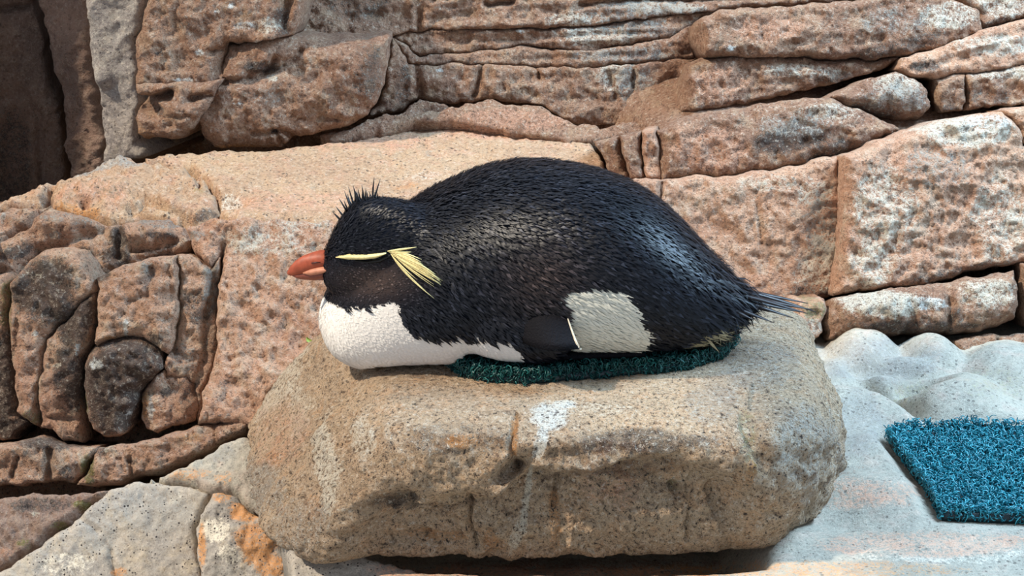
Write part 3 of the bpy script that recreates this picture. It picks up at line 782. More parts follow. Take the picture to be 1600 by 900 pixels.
def make_mat(name, outline_xy, zfun, thick, nstrand, label, seed, side=0.0, loop=None):
    """a slab that follows the rock, with a pile of curled vinyl strands on top and around its rim"""
    r = np.random.default_rng(seed)
    out = np.array(outline_xy)
    x0, y0 = out.min(0); x1, y1 = out.max(0)
    st = .008
    gx, gy = np.meshgrid(np.arange(x0, x1, st), np.arange(y0, y1, st))
    gx, gy = gx.ravel(), gy.ravel()
    ok = inside(gx, gy, out) & (seg_dist(gx, gy, out, True) > st * .5)
    gx, gy = gx[ok], gy[ok]
    rim = []
    for i in range(len(out)):
        a, b = out[i], out[(i + 1) % len(out)]
        m = max(1, int(np.linalg.norm(b - a) / st))
        rim += [a + (b - a) * j / m for j in range(m)]
    rim = np.array(rim); nb = len(rim)
    pts = [Vector((float(a), float(b))) for a, b in np.vstack([rim, np.c_[gx, gy]])]
    res = delaunay_2d_cdt(pts, [], [list(range(nb))], 1, 1e-6)
    v2 = np.array([(v.x, v.y) for v in res[0]])
    z = np.array([zfun(a, b) for a, b in v2])
    top = np.c_[v2, z + thick * .55]; bot = np.c_[v2, z - .004]
    N = len(top)
    def ccw(f):
        a, b, c = v2[f[0]], v2[f[1]], v2[f[2]]
        return (b[0] - a[0]) * (c[1] - a[1]) - (b[1] - a[1]) * (c[0] - a[0]) > 0
    F = []
    for f in res[2]:
        f = tuple(f) if ccw(f) else tuple(f[::-1])
        F.append(f); F.append(tuple(N + i for i in f[::-1]))
    area = 0.5 * np.sum(rim[:, 0] * np.roll(rim[:, 1], -1) - np.roll(rim[:, 0], -1) * rim[:, 1])
    for i in range(nb):
        j = (i + 1) % nb
        q = (j, i, N + i, N + j)
        F.append(q if area > 0 else q[::-1])
    root = empty(name, (out[:, 0].mean(), out[:, 1].mean(), float(z.min()) - .004))
    tag(root, label, 'mat')
    mesh_obj('backing', np.vstack([top, bot]), F, M_BACK, root, attrs={'shade': np.full(2 * N, .5)})
    # strands
    tv = np.array([v2[list(f)] for f in res[2]])
    tz = np.array([z[list(f)] for f in res[2]])
    ar = np.abs((tv[:, 1, 0] - tv[:, 0, 0]) * (tv[:, 2, 1] - tv[:, 0, 1]) - (tv[:, 1, 1] - tv[:, 0, 1]) * (tv[:, 2, 0] - tv[:, 0, 0]))
    pick = r.choice(len(tv), nstrand, p=ar / ar.sum())
    w = r.dirichlet((1, 1, 1), nstrand)
    c = np.c_[(tv[pick] * w[:, :, None]).sum(1), (tz[pick] * w).sum(1)]
    hgt = r.uniform(.35, .95, nstrand) * thick
    c[:, 2] += hgt
    ns = int(nstrand * side)
    if ns:   # strands on the rim
        i = r.integers(0, nb, ns)
        zz = np.array([zfun(a, b) for a, b in rim[i]])
        c2 = np.c_[rim[i] + r.normal(0, .0012, (ns, 2)), zz + r.uniform(.05, 1.0, ns) * thick]
        c = np.vstack([c, c2])
    n = len(c)
    K = 7
    ang = np.linspace(0, 1, K)[None, :] * r.uniform(2.6, 5.2, (n, 1)) + r.uniform(0, 6.28, (n, 1))
    a1 = r.normal(size=(n, 3)); a1[:, 2] *= .5; a1 /= np.linalg.norm(a1, axis=1)[:, None]
    a2 = r.normal(size=(n, 3)); a2[:, 2] += np.sign(a2[:, 2]) * 1.0
    a2 -= (a1 * a2).sum(1)[:, None] * a1; a2 /= np.linalg.norm(a2, axis=1)[:, None]
    rad = r.uniform(.0022, .0044, (n, 1, 1))
    a3 = np.cross(a1, a2)
    path = c[:, None, :] + rad * (np.cos(ang)[..., None] * a1[:, None, :] + np.sin(ang)[..., None] * a2[:, None, :]) \
        + a3[:, None, :] * (np.linspace(-1, 1, K)[None, :, None] * r.uniform(-.004, .004, (n, 1, 1)))
    tr = r.uniform(.0006, .00095, (n, 1, 1))
    tang = np.gradient(path, axis=1); tang /= np.linalg.norm(tang, axis=2)[..., None]
    u = a3[:, None, :] - (a3[:, None, :] * tang).sum(2)[..., None] * tang
    u /= np.linalg.norm(u, axis=2)[..., None] + 1e-9
    v = np.cross(tang, u)
    ringv = []
    for s in range(3):
        th = s * 2 * math.pi / 3
        ringv.append(path + tr * (math.cos(th) * u + math.sin(th) * v))
    VV = np.stack(ringv, 2).reshape(-1, 3)          # n,K,3
    b = (np.arange(n)[:, None] * K + np.arange(K - 1)[None, :]) * 3
    b = b.ravel()
    F = np.vstack([np.c_[b + s, b + (s + 1) % 3, b + 3 + (s + 1) % 3, b + 3 + s] for s in range(3)])
    sh = np.repeat(r.uniform(0, 1, n) ** 1.3, K * 3)
    o = mesh_obj('vinyl_loops', VV, F, loop, root, attrs={'shade': sh})
    tag(o, kind='stuff')
    return root


ztop = .25
front1 = [(703, 578), (722, 592), (760, 601), (820, 605), (900, 598), (960, 592), (1030, 588), (1080, 580), (1126, 564), (1150, 540), (1146, 518), (1122, 508)]
o1 = [PZ(a, b, ztop)[:2] for a, b in front1]
o1 += [np.array((.235, .16)), np.array((.10, .17)), np.array((-.05, .10)), np.array((-.085, -.03))]
M1T = .017
make_mat('loop_mat', o1, rock_top, M1T, 5200, 'dark green curly vinyl mat on the boulder under the penguin', 3, side=.5, loop=M_LOOP)

floor_tree = BVHTree.FromPolygons(V.tolist(), F.tolist()) if False else None
fl_me = floor.data
_co = np.empty(len(fl_me.vertices) * 3); fl_me.vertices.foreach_get('co', _co)
FVW = _co.reshape(-1, 3) + np.array(floor.location)
FFC = np.c_[idx[:-1, :-1].ravel(), idx[:-1, 1:].ravel(), idx[1:, 1:].ravel(), idx[1:, :-1].ravel()]
floor_tree = BVHTree.FromPolygons(FVW.tolist(), FFC.tolist())


def floor_top(x, y):
    hit = floor_tree.ray_cast(Vector((float(x), float(y), 1.0)), Vector((0, 0, -1)))
    return hit[0].z if hit[0] is not None else .08


def mat2_z(x, y):
    return max(floor_top(x + a, y + b) for a, b in ((0, 0), (.012, 0), (-.012, 0), (0, .012), (0, -.012)))


make_mat('loop_mat', o2, mat2_z, .018, 11000, 'bright teal curly vinyl mat lying on the pale stone floor', 5, side=.12, loop=M_LOOP2)

# ------------------------------------------------------------------ the penguin
SINP, COSP = math.sin(PITCH), math.cos(PITCH)
PXM = FPX / DIST


def loft(stations, cy=0.0, nseg=48, power=2.2):
    """closed skin through cross-sections given as (pixel x, top, bottom, half width) of the bird's side view"""
    V, rings = [], []
    for (px, t, b, hy) in stations:
        mid = P(px, (t + b) / 2, cy)
        hp = (b - t) / 2 / PXM
        hz = math.sqrt(max(hp * hp - (hy * SINP) ** 2, (0.35 * hp) ** 2)) / COSP
        ring = []
        for i in range(nseg):
            th = 2 * math.pi * i / nseg
            c, s = math.cos(th), math.sin(th)
            ring.append((mid[0], cy + hy * math.copysign(abs(c) ** (2 / power), c), mid[2] + hz * math.copysign(abs(s) ** (2 / power), s)))
        rings.append(ring)
    V = [v for r in rings for v in r]
    F = []
    n = nseg
    for k in range(len(rings) - 1):
        for i in range(n):
            j = (i + 1) % n
            F.append((k * n + i, k * n + j, (k + 1) * n + j, (k + 1) * n + i))
    F.append(tuple(range(n))[::-1]); F.append(tuple((len(rings) - 1) * n + i for i in range(n)))
    return V, F


def interp_stations(st, m):
    st = np.array(st, float)
    xs = np.linspace(st[0, 0], st[-1, 0], m)
    # Catmull-Rom through the stations
    out = []
    for x in xs:
        i = int(np.clip(np.searchsorted(st[:, 0], x) - 1, 0, len(st) - 2))
        p1, p2 = st[i], st[i + 1]
        p0 = st[i - 1] if i > 0 else 2 * p1 - p2
        p3 = st[i + 2] if i + 2 < len(st) else 2 * p2 - p1
        h = p2[0] - p1[0]; t = (x - p1[0]) / h
        m1 = (p2 - p0) / (p2[0] - p0[0]) * h; m2 = (p3 - p1) / (p3[0] - p1[0]) * h
        y = (2 * t**3 - 3 * t**2 + 1) * p1 + (t**3 - 2 * t**2 + t) * m1 + (-2 * t**3 + 3 * t**2) * p2 + (t**3 - t**2) * m2
        y[0] = x
        out.append(tuple(y))
    return out


torso = [(499, 478, 508, .018), (506, 458, 530, .036), (520, 436, 552, .056), (550, 400, 571, .078), (600, 350, 582, .094), (650, 308, 583, .103),
         (700, 284, 580, .110), (750, 264, 564, .114), (800, 253, 556, .118), (850, 252, 553, .121), (900, 258, 552, .122), (950, 271, 551, .119),
         (1000, 293, 550, .112), (1040, 322, 549, .100), (1080, 364, 544, .080), (1110, 400, 535, .058), (1140, 432, 506, .034), (1164, 452, 480, .014)]
head = [(505, 398, 441, .011), (512, 382, 451, .020), (524, 357, 462, .029), (540, 333, 471, .036), (558, 316, 477, .040), (585, 311, 481, .044),
        (615, 312, 482, .046), (645, 318, 480, .047), (675, 330, 474, .048), (710, 350, 466, .05)]
HEAD_Y = -.034
parts = [loft(interp_stations(torso, 60)), loft(interp_stations(head, 36), HEAD_Y)]
# shoulder of the folded wing and the thigh under the flank
def ellipsoid(c, rx, ry, rz, rot=0.0):
    v, f = ico_sphere(4)
    v = v * np.array((rx, ry, rz))
    cr, sr = math.cos(rot), math.sin(rot)
    v = np.c_[v[:, 0] * cr + v[:, 2] * sr, v[:, 1], -v[:, 0] * sr + v[:, 2] * cr] + np.array(c)
    return v.tolist(), [tuple(q) for q in f.tolist()]


for s in (-1, 1):
    a = P(800, 470, 0); parts.append(ellipsoid((a[0], s * .082, a[2] - .002), .070, .036, .050, .35))
bv, bf = [], []
for v, f in parts:
    o = len(bv); bv += list(v); bf += [tuple(i + o for i in q) for q in f]
me = bpy.data.meshes.new('tmp'); me.from_pydata([tuple(map(float, p)) for p in bv], [], bf)
tmp = bpy.data.objects.new('tmp', me); C.objects.link(tmp)
rm = tmp.modifiers.new('r', 'REMESH'); rm.mode = 'VOXEL'; rm.voxel_size = .0034
sm = tmp.modifiers.new('s', 'SMOOTH'); sm.factor = .5; sm.iterations = 9
dg = bpy.context.evaluated_depsgraph_get()
ev = tmp.evaluated_get(dg)
me2 = bpy.data.meshes.new_from_object(ev)
nv = len(me2.vertices)
co = np.empty(nv * 3); me2.vertices.foreach_get('co', co); co = co.reshape(-1, 3)
bfaces = [tuple(p.vertices) for p in me2.polygons]
bpy.data.objects.remove(tmp); bpy.data.meshes.remove(me); bpy.data.meshes.remove(me2)
# the belly settles on what carries it
on_mat = inside(co[:, 0], co[:, 1], np.array(o1))
ground = np.array([rock_top(a, b) if z < .34 else 0.0 for a, b, z in co]) + np.where(on_mat, M1T - .003, -.001)
low = ground > .1
co[low, 2] = np.where(co[low, 2] < ground[low] + .02, ground[low] + .02 * np.exp((co[low, 2] - ground[low] - .02) / .02) ** 1.0, co[low, 2])

WHITE1 = [(490, 445), (500, 462), (512, 473), (535, 482), (560, 484), (590, 478), (612, 473), (622, 478), (624, 498), (640, 520), (660, 528), (690, 530), (715, 524), (728, 532), (745, 525), (765, 534), (790, 532), (812, 552), (830, 640), (480, 640)]
WHITE2 = [(872, 458), (890, 452), (930, 449), (962, 452), (980, 466), (986, 482), (996, 492), (994, 505), (1008, 515), (1006, 535), (1000, 560), (985, 640), (880, 640), (884, 560), (884, 490)]
BUFF = [(1030, 560), (1056, 543), (1092, 524), (1114, 506), (1126, 500), (1120, 516), (1090, 542), (1060, 575), (1028, 600)]


def side_px(p):
    q = np.array(p, float)
    q[:, 1] = -np.abs(q[:, 1])
    return project(q)


def near_polys(x, y):
    w = inside(x, y, WHITE1) | inside(x, y, WHITE2)
    return w, inside(x, y, BUFF)


def plumage_colour(p, jitter=0.0):
    x, y = side_px(p)
    x = x + 4 * perlin(np.c_[x / 9, y / 9, 0 * x]) + jitter; y = y + 4 * perlin(np.c_[x / 9, y / 9, 0 * x + 4])
    w, b = near_polys(x, y)
    head_m = (x < 660) & (y < 490) & (y > 405)
    col = np.tile(np.array(srgb(27, 29, 36)[:3]), (len(x), 1))
    brown = np.array(srgb(72, 60, 56)[:3])
    k = np.exp(-(((x - 585) / 55) ** 2 + ((y - 440) / 28) ** 2)) * .95 + .6 * np.exp(-(((x - 840) / 60) ** 2 + ((y - 430) / 50) ** 2))
    k = np.clip(k, 0, 1)[:, None]
    col = col * (1 - k) + brown * k
    col[w] = srgb(236, 230, 222)[:3]
    fl = w & (x > 840)
    col[fl] = srgb(224, 222, 208)[:3]
    col[b] = srgb(172, 160, 128)[:3]
    under = (p[:, 2] < .272) & (np.abs(p[:, 1]) < .07)
    col[under & ~w] = srgb(215, 208, 196)[:3]
    return col, w | b


def feather_material(name, rough, sheen=0.0, spec=.5):
    k = NT(name)
    at = k.n('ShaderNodeAttribute', attribute_name='tone').outputs['Color']
    k.l(at, k.bsdf.inputs['Base Color'])
    k.bsdf.inputs['Roughness'].default_value = rough
    k.bsdf.inputs['Specular IOR Level'].default_value = spec
    return k.m


M_SKIN = feather_material('down', .9, spec=.05)
M_FEATHER = feather_material('glossy black feathers', .40, spec=.22)
M_WHITE = feather_material('soft white feathers', .8, spec=.15)


def plain(name, col, rough=.5, spec=.5, bump=0, bscale=200):
    k = NT(name)
    pos = k.n('ShaderNodeNewGeometry').outputs['Position']
    nz = k.noise(pos, bscale, 4)
    c = k.mix(k.ramp(nz, .35, .65), tuple(a * .78 for a in col[:3]) + (1,), col)
    k.l(c, k.bsdf.inputs['Base Color'])
    k.bsdf.inputs['Roughness'].default_value = rough
    k.bsdf.inputs['Specular IOR Level'].default_value = spec
    if bump:
        bp = k.n('ShaderNodeBump'); bp.inputs['Strength'].default_value = bump; bp.inputs['Distance'].default_value = .002
        k.l(nz, bp.inputs['Height']); k.l(bp.outputs[0], k.bsdf.inputs['Normal'])
    return k.m


peng = empty('penguin', (0.05, 0.0, float(ztop + M1T)))
tag(peng, 'black and white crested penguin asleep on its belly on the boulder', 'penguin')
bcol, _ = plumage_colour(co)
body = mesh_obj('body', co, bfaces, M_SKIN, peng, attrs={'tone': bcol})
tag(body, 'rounded black body with white breast and flank')
tree = BVHTree.FromPolygons(co.tolist(), bfaces)


def cast(px, py):
    d = rays(np.array([px]), np.array([py]))[0]
    h = tree.ray_cast(Vector(CAM.tolist()), Vector(d.tolist()).normalized())
    if h[0] is None:
        return P(px, py, HEAD_Y), np.array((0, -1, 0.0))
    return np.array(h[0]), np.array(h[1])


def blades(p, n, t, L, W, lift, col, curl=0.3):
    """one tapering blade per root: base pair, middle pair, tip"""
    s = np.cross(n, t)
    L = L[:, None]; W = W[:, None]; lift = lift[:, None]
    b0 = p - n * .0010
    m = p + t * L * .5 + n * (L * lift * .6)
    e = p + t * L + n * (L * lift * (1 - curl))
    V = np.stack([b0 - s * W * .8, b0 + s * W * .8, m - s * W, m + s * W, e], 1).reshape(-1, 3)
    i = np.arange(len(p)) * 5
    F = np.vstack([np.c_[i, i + 1, i + 3], np.c_[i, i + 3, i + 2], np.c_[i + 2, i + 3, i + 4]])
    return V, F, np.repeat(col, 5, 0)


def scatter(npts):
    tri = []
    for q in bfaces:
        tri.append((q[0], q[1], q[2]))
        if len(q) == 4: tri.append((q[0], q[2], q[3]))
    tri = np.array(tri)
    a, b, c = co[tri[:, 0]], co[tri[:, 1]], co[tri[:, 2]]
    cr = np.cross(b - a, c - a); ar = np.linalg.norm(cr, axis=1)
    vn = np.zeros_like(co)
    for k in range(3):
        np.add.at(vn, tri[:, k], cr)
    vn /= np.linalg.norm(vn, axis=1)[:, None] + 1e-12
    pick = rng.choice(len(tri), npts, p=ar / ar.sum())
    w = rng.dirichlet((1, 1, 1), npts)
    p = (co[tri[pick]] * w[:, :, None]).sum(1)
    n = (vn[tri[pick]] * w[:, :, None]).sum(1); n /= np.linalg.norm(n, axis=1)[:, None]
    return p, n


def flow(p, n):
    x, y = side_px(p)
    N = len(x)
    d = np.zeros((N, 3))
    # body: back towards the tail, dropping down the flanks
    d[:, 0] = 1.0
    drop = np.interp(x, [500, 640, 760, 900, 1020, 1160], [-.25, -.75, -.75, -.5, -.65, -.45])
    d[:, 2] = drop
    # head: crown feathers rise, cheeks run back
    h = smooth((690 - x) / 60) * smooth((486 - y) / 14)
    hd = np.zeros((N, 3)); hd[:, 0] = 1.0
    up = smooth((400 - y) / 60) * smooth((640 - x) / 90)
    hd[:, 2] = up * 1.1 - .12
    d = d * (1 - h[:, None]) + hd * h[:, None]
    d += rng.normal(0, .16, (N, 3))
    d -= (d * n).sum(1)[:, None] * n
    d /= np.linalg.norm(d, axis=1)[:, None] + 1e-9
    return d, h, up


p, n = scatter(62000)
x_, y_ = side_px(p)
keep = p[:, 2] > .273
keep |= x_ < 705
p, n = p[keep], n[keep]
t, hm, upm = flow(p, n)
col, wh = plumage_colour(p)
xs, ys = side_px(p)
N = len(p)
L = rng.uniform(.009, .016, N) * (1 - .42 * hm)
Wd = rng.uniform(.0009, .0017, N) * (1 - .4 * hm)
lift = rng.uniform(.05, .42, N)
rump = smooth((xs - 1020) / 100)
L = L * (1 + .6 * rump); lift = lift + .08 * rump
L = np.where((xs > 1095) & (rng.random(N) < .3), L * 1.8, L)
wb = wh & (xs < 840)
L[wb] *= .5; lift[wb] *= .18; Wd[wb] *= 1.0
wf = wh & (xs >= 840)
L[wf] *= 1.15; lift[wf] *= .6
# smooth cheek
ck = (hm > .5) & (ys > 405)
L[ck] *= .7; lift[ck] *= .45
cv = (rng.uniform(.5, 1.1, N) + 1.6 * (rng.random(N) < .12))[:, None]
colv = np.where(wh[:, None], col * rng.uniform(.93, 1.04, N)[:, None], col * cv)
for nm, sel, mt, lb in (('black_plumage', ~wh, M_FEATHER, 'short overlapping glossy black feathers'), ('white_plumage', wh, M_WHITE, 'smooth short white feathers')):
    VV, FF, cc = blades(p[sel], n[sel], t[sel], L[sel], Wd[sel], lift[sel], colv[sel])
    o = mesh_obj(nm, VV, FF, mt, peng, attrs={'tone': cc})
    tag(o, lb, kind='stuff')


# feathers one can tell apart: a shaped blade with thickness along a curve
def quill(name, pts, w, mat, parent, flat=(0, -1, .3), thick=.35, taper=(.35, 1.0, .7, .08), seg=9):
    pts = np.array(pts, float)
    tt = np.linspace(0, 1, seg)
    if len(pts) == 2:
        path = pts[0] + (pts[1] - pts[0]) * tt[:, None]
    else:
        path = ((1 - tt) ** 2)[:, None] * pts[0] + (2 * tt * (1 - tt))[:, None] * pts[1] + (tt ** 2)[:, None] * pts[2]
    ww = np.interp(tt, np.linspace(0, 1, len(taper)), taper) * w
    tg = np.gradient(path, axis=0); tg /= np.linalg.norm(tg, axis=1)[:, None]
    f = np.array(flat, float)
    f = f - (tg @ f)[:, None] * tg; f /= np.linalg.norm(f, axis=1)[:, None]
    s = np.cross(tg, f)
    V = np.stack([path + s * ww[:, None], path + f * ww[:, None] * thick, path - s * ww[:, None], path - f * ww[:, None] * thick], 1).reshape(-1, 3)
    F = []
    for k in range(seg - 1):
        for i in range(4):
            j = (i + 1) % 4
            F.append((4 * k + i, 4 * k + j, 4 * k + 4 + j, 4 * k + 4 + i))
    F.append((3, 2, 1, 0)); e = 4 * (seg - 1); F.append((e, e + 1, e + 2, e + 3))
    return mesh_obj(name, V, F, mat, parent)


M_QUILL = plain('black quill', srgb(28, 27, 32), .45, .5)
M_YELLOW = plain('pale yellow plume', srgb(242, 224, 160), .65, .25, bscale=500)
M_TAILQ = plain('dark brown quill', srgb(40, 34, 38), .45, .5)

# tail
tail_root = [((1120, 446), (1190, 458), (1276, 488), .02), ((1122, 450), (1190, 470), (1270, 484), -.01), ((1120, 448), (1180, 456), (1262, 474), .035), ((1124, 455), (1180, 474), (1254, 488), .0),
             ((1122, 458), (1175, 475), (1240, 497), -.02), ((1118, 460), (1165, 474), (1232, 494), .03), ((1112, 464), (1150, 482), (1206, 503), -.04), ((1108, 462), (1140, 482), (1178, 500), -.05),
             ((1122, 452), (1185, 466), (1262, 490), -.03), ((1116, 450), (1175, 468), (1246, 480), .05), ((1104, 468), (1124, 486), (1150, 498), -.055), ((1116, 462), (1160, 484), (1200, 500), -.01)]
tail = empty('tail', P(1130, 455, 0))
tail.parent = peng; tail.location = (Vector(P(1130, 455, 0).tolist()) - peng.location)
for a, b, c, yy in tail_root:
    o = quill('tail_feather', [P(*a, yy * .4), P(*b, yy * .8), P(*c, yy)], .0038, M_TAILQ, None, flat=(0, -.5, 1), taper=(.8, 1, .8, .15))
    o.parent = tail
    o.location = Vector(o.location) - (Vector(tail.location) + Vector(peng.location))
tag(tail, 'spread of long stiff dark tail feathers')

# spiky crown
crown = [(548, 336, 532, 313), (543, 342, 527, 325), (552, 331, 540, 303), (556, 328, 546, 297), (561, 325, 553, 294), (566, 323, 560, 298), (571, 321, 566, 293), (576, 319, 573, 300),
         (580, 318, 584, 282), (584, 318, 582, 296), (590, 317, 590, 303), (596, 317, 598, 306), (602, 316, 606, 308), (540, 348, 522, 333), (569, 324, 556, 300), (559, 330, 543, 309), (587, 320, 578, 302), (594, 319, 587, 306), (610, 316, 618, 311),
         (550, 338, 536, 320), (564, 328, 550, 312), (578, 323, 569, 306)]
for a, b, c, d in crown:
    for k, dy in enumerate((0, .012)):
        jx, jy = (0, 0) if k == 0 else (random.uniform(4, 10), random.uniform(3, 9))
        r0 = P(a + 2, b + 8, HEAD_Y + dy + random.uniform(-.006, .006)); c2, d2 = a + (c - a) * 1.18, b + (d - b) * 1.18
        r1 = P(c2 + jx, d2 + jy, HEAD_Y + dy + random.uniform(-.012, .012))
        quill('crown_feather', [r0, (r0 + r1) / 2 + np.array((-.001, 0, .002)), r1], .0013, M_QUILL, peng, taper=(1, 1, .7, .1), thick=.6, seg=5)


# yellow eyebrow and crest
def on_skin(px, py, off=.002):
    a, n = cast(px, py)
    return a + n * off


def strip(name, top, bot, mat, parent, off=.0016):
    """a raised band of short feathers lying on the head, between two outlines"""
    m = 16
    tt = np.linspace(0, 1, m)
    ti = np.linspace(0, 1, len(top)); bi = np.linspace(0, 1, len(bot))
    top = np.array(top, float); bot = np.array(bot, float)
    rows = []
    for k in range(5):
        w = k / 4
        row = []
        for q in tt:
            a = np.array((np.interp(q, ti, top[:, 0]), np.interp(q, ti, top[:, 1])))
            b = np.array((np.interp(q, bi, bot[:, 0]), np.interp(q, bi, bot[:, 1])))
            c = a * (1 - w) + b * w
            row.append(on_skin(c[0], c[1], off * math.sin(math.pi * (0.12 + .76 * w)) * 1.6))
        rows.append(row)
    V = np.array(rows).reshape(-1, 3)
    F = []
    for k in range(4):
        for i in range(m - 1):
            F.append((k * m + i, k * m + i + 1, (k + 1) * m + i + 1, (k + 1) * m + i))
    W = V + np.array((0, .004, 0))
    NN = len(V)
    F2 = [tuple(i + NN for i in f[::-1]) for f in F]
    rim = list(range(m)) + [k * m + m - 1 for k in range(1, 5)] + [4 * m + i for i in range(m - 2, -1, -1)] + [k * m for k in range(3, 0, -1)]
    for i in range(len(rim)):
        a, b = rim[i], rim[(i + 1) % len(rim)]
        F2.append((b, a, a + NN, b + NN))
    return mesh_obj(name, np.vstack([V, W]), F + F2, mat, parent)


brow = strip('yellow_eyebrow', [(529, 401), (545, 397), (570, 398), (590, 396), (604, 394)], [(529, 402), (545, 405), (570, 405), (588, 403), (604, 396)], M_YELLOW, peng, .0035)
tag(brow, 'narrow yellow eyebrow stripe')
M_LID = plain('black eyelid', srgb(10, 9, 10), .5, .4)
eye = strip('closed_eye', [(556, 406), (575, 407), (592, 404), (612, 396)], [(556, 408), (575, 411), (594, 410), (610, 402)], M_LID, peng, .0022)
tag(eye, 'closed black eyelid slit under the yellow stripe')
plumes = [((606, 392), (630, 390), (656, 390), .0022), ((608, 393), (630, 396), (648, 397), .0020), ((610, 394), (650, 408), (690, 436), .0028), ((610, 394), (648, 412), (692, 444), .0022), ((612, 394), (645, 402), (682, 428), .0026),
          ((612, 396), (640, 412), (676, 432), .0026), ((611, 395), (636, 430), (681, 463), .0017), ((612, 396), (634, 424), (668, 452), .0013), ((612, 395), (640, 405), (670, 420), .0026), ((614, 396), (642, 416), (688, 441), .0018),
          ((610, 393), (636, 398), (662, 411), .0024), ((612, 397), (632, 418), (655, 436), .0014)]
_main = list(plumes)
plumes = [(a, b, c, w * .72) for a, b, c, w in _main]
for _k in range(26):
    a, b, c, w = random.choice(_main[2:6] + _main[8:11])
    jx, jy = random.uniform(-8, 5), random.uniform(-6, 6)
    plumes.append((a, (b[0] + jx * .6, b[1] + jy * .6), (c[0] + jx, c[1] + jy), random.uniform(.0007, .0012)))
crest = empty('yellow_crest', on_skin(610, 394)); crest.parent = peng
crest.location = Vector(on_skin(610, 394).tolist()) - peng.location
tag(crest, 'drooping pale yellow crest plumes behind the eye')
for i, (a, b, c, w) in enumerate(plumes):
    o = quill('plume', [on_skin(*a, .003), on_skin(*b, .012), on_skin(*c, .009)], w * .9, M_YELLOW, None, flat=(0, -1, .3), taper=(.5, 1, .8, .15))
    o.parent = crest
    o.location = Vector(o.location) - (Vector(crest.location) + Vector(peng.location))


# bill
def bill(name, sections, mat, parent, y0=HEAD_Y, power=2.0, nseg=16):
    V, F = [], []
    for (px, t, b, hy) in sections:
        m = P(px, (t + b) / 2, y0); h = (b - t) / 2 / PXM
        for i in range(nseg):
            th = 2 * math.pi * i / nseg
            V.append((m[0], y0 + hy * math.cos(th), m[2] + h * math.sin(th)))
    n = nseg
    for k in range(len(sections) - 1):
        for i in range(n):
            j = (i + 1) % n
            F.append((k * n + i, k * n + j, (k + 1) * n + j, (k + 1) * n + i))
    F.append(tuple(range(n))[::-1]); F.append(tuple((len(sections) - 1) * n + i for i in range(n)))
    return mesh_obj(name, V, F, mat, parent)


M_BILL = plain('red-brown horn', srgb(172, 82, 54), .5, .4, bump=.15, bscale=160)
M_BILL2 = plain('dull brown horn', srgb(140, 72, 52), .42, .5, bump=.15, bscale=160)
M_GAPE = plain('pink-brown gape skin', srgb(204, 136, 106), .5, .4)
ub = bill('upper_bill', [(449, 424, 429, .0008), (453, 417, 431, .0026), (462, 407, 431, .0055), (474, 399, 429, .008), (488, 394, 425, .0105), (500, 391, 421, .0125), (512, 391, 418, .0135), (530, 396, 414, .010)], M_BILL, peng)
tag(ub, 'stout red-orange upper bill with hooked tip')
lb_ = bill('lower_bill', [(456, 427, 431, .0012), (464, 426, 435, .004), (476, 422, 437, .0065), (490, 418, 438, .0085), (504, 414, 438, .0095), (520, 412, 430, .008)], M_BILL2, peng)
tag(lb_, 'brownish lower bill')
gp = bill('gape', [(474, 421, 427, .0068), (486, 415, 429, .0124), (498, 411, 427, .0154), (510, 409, 423, .0185), (528, 409, 414, .026)], M_GAPE, peng)
tag(gp, 'pale pinkish skin at the corner of the bill')
ns = bill('nostril', [(488, 405, 409, .0118), (495, 403, 408, .0128), (502, 403, 407, .0135)], plain('dark nostril', srgb(70, 30, 22), .5), peng)


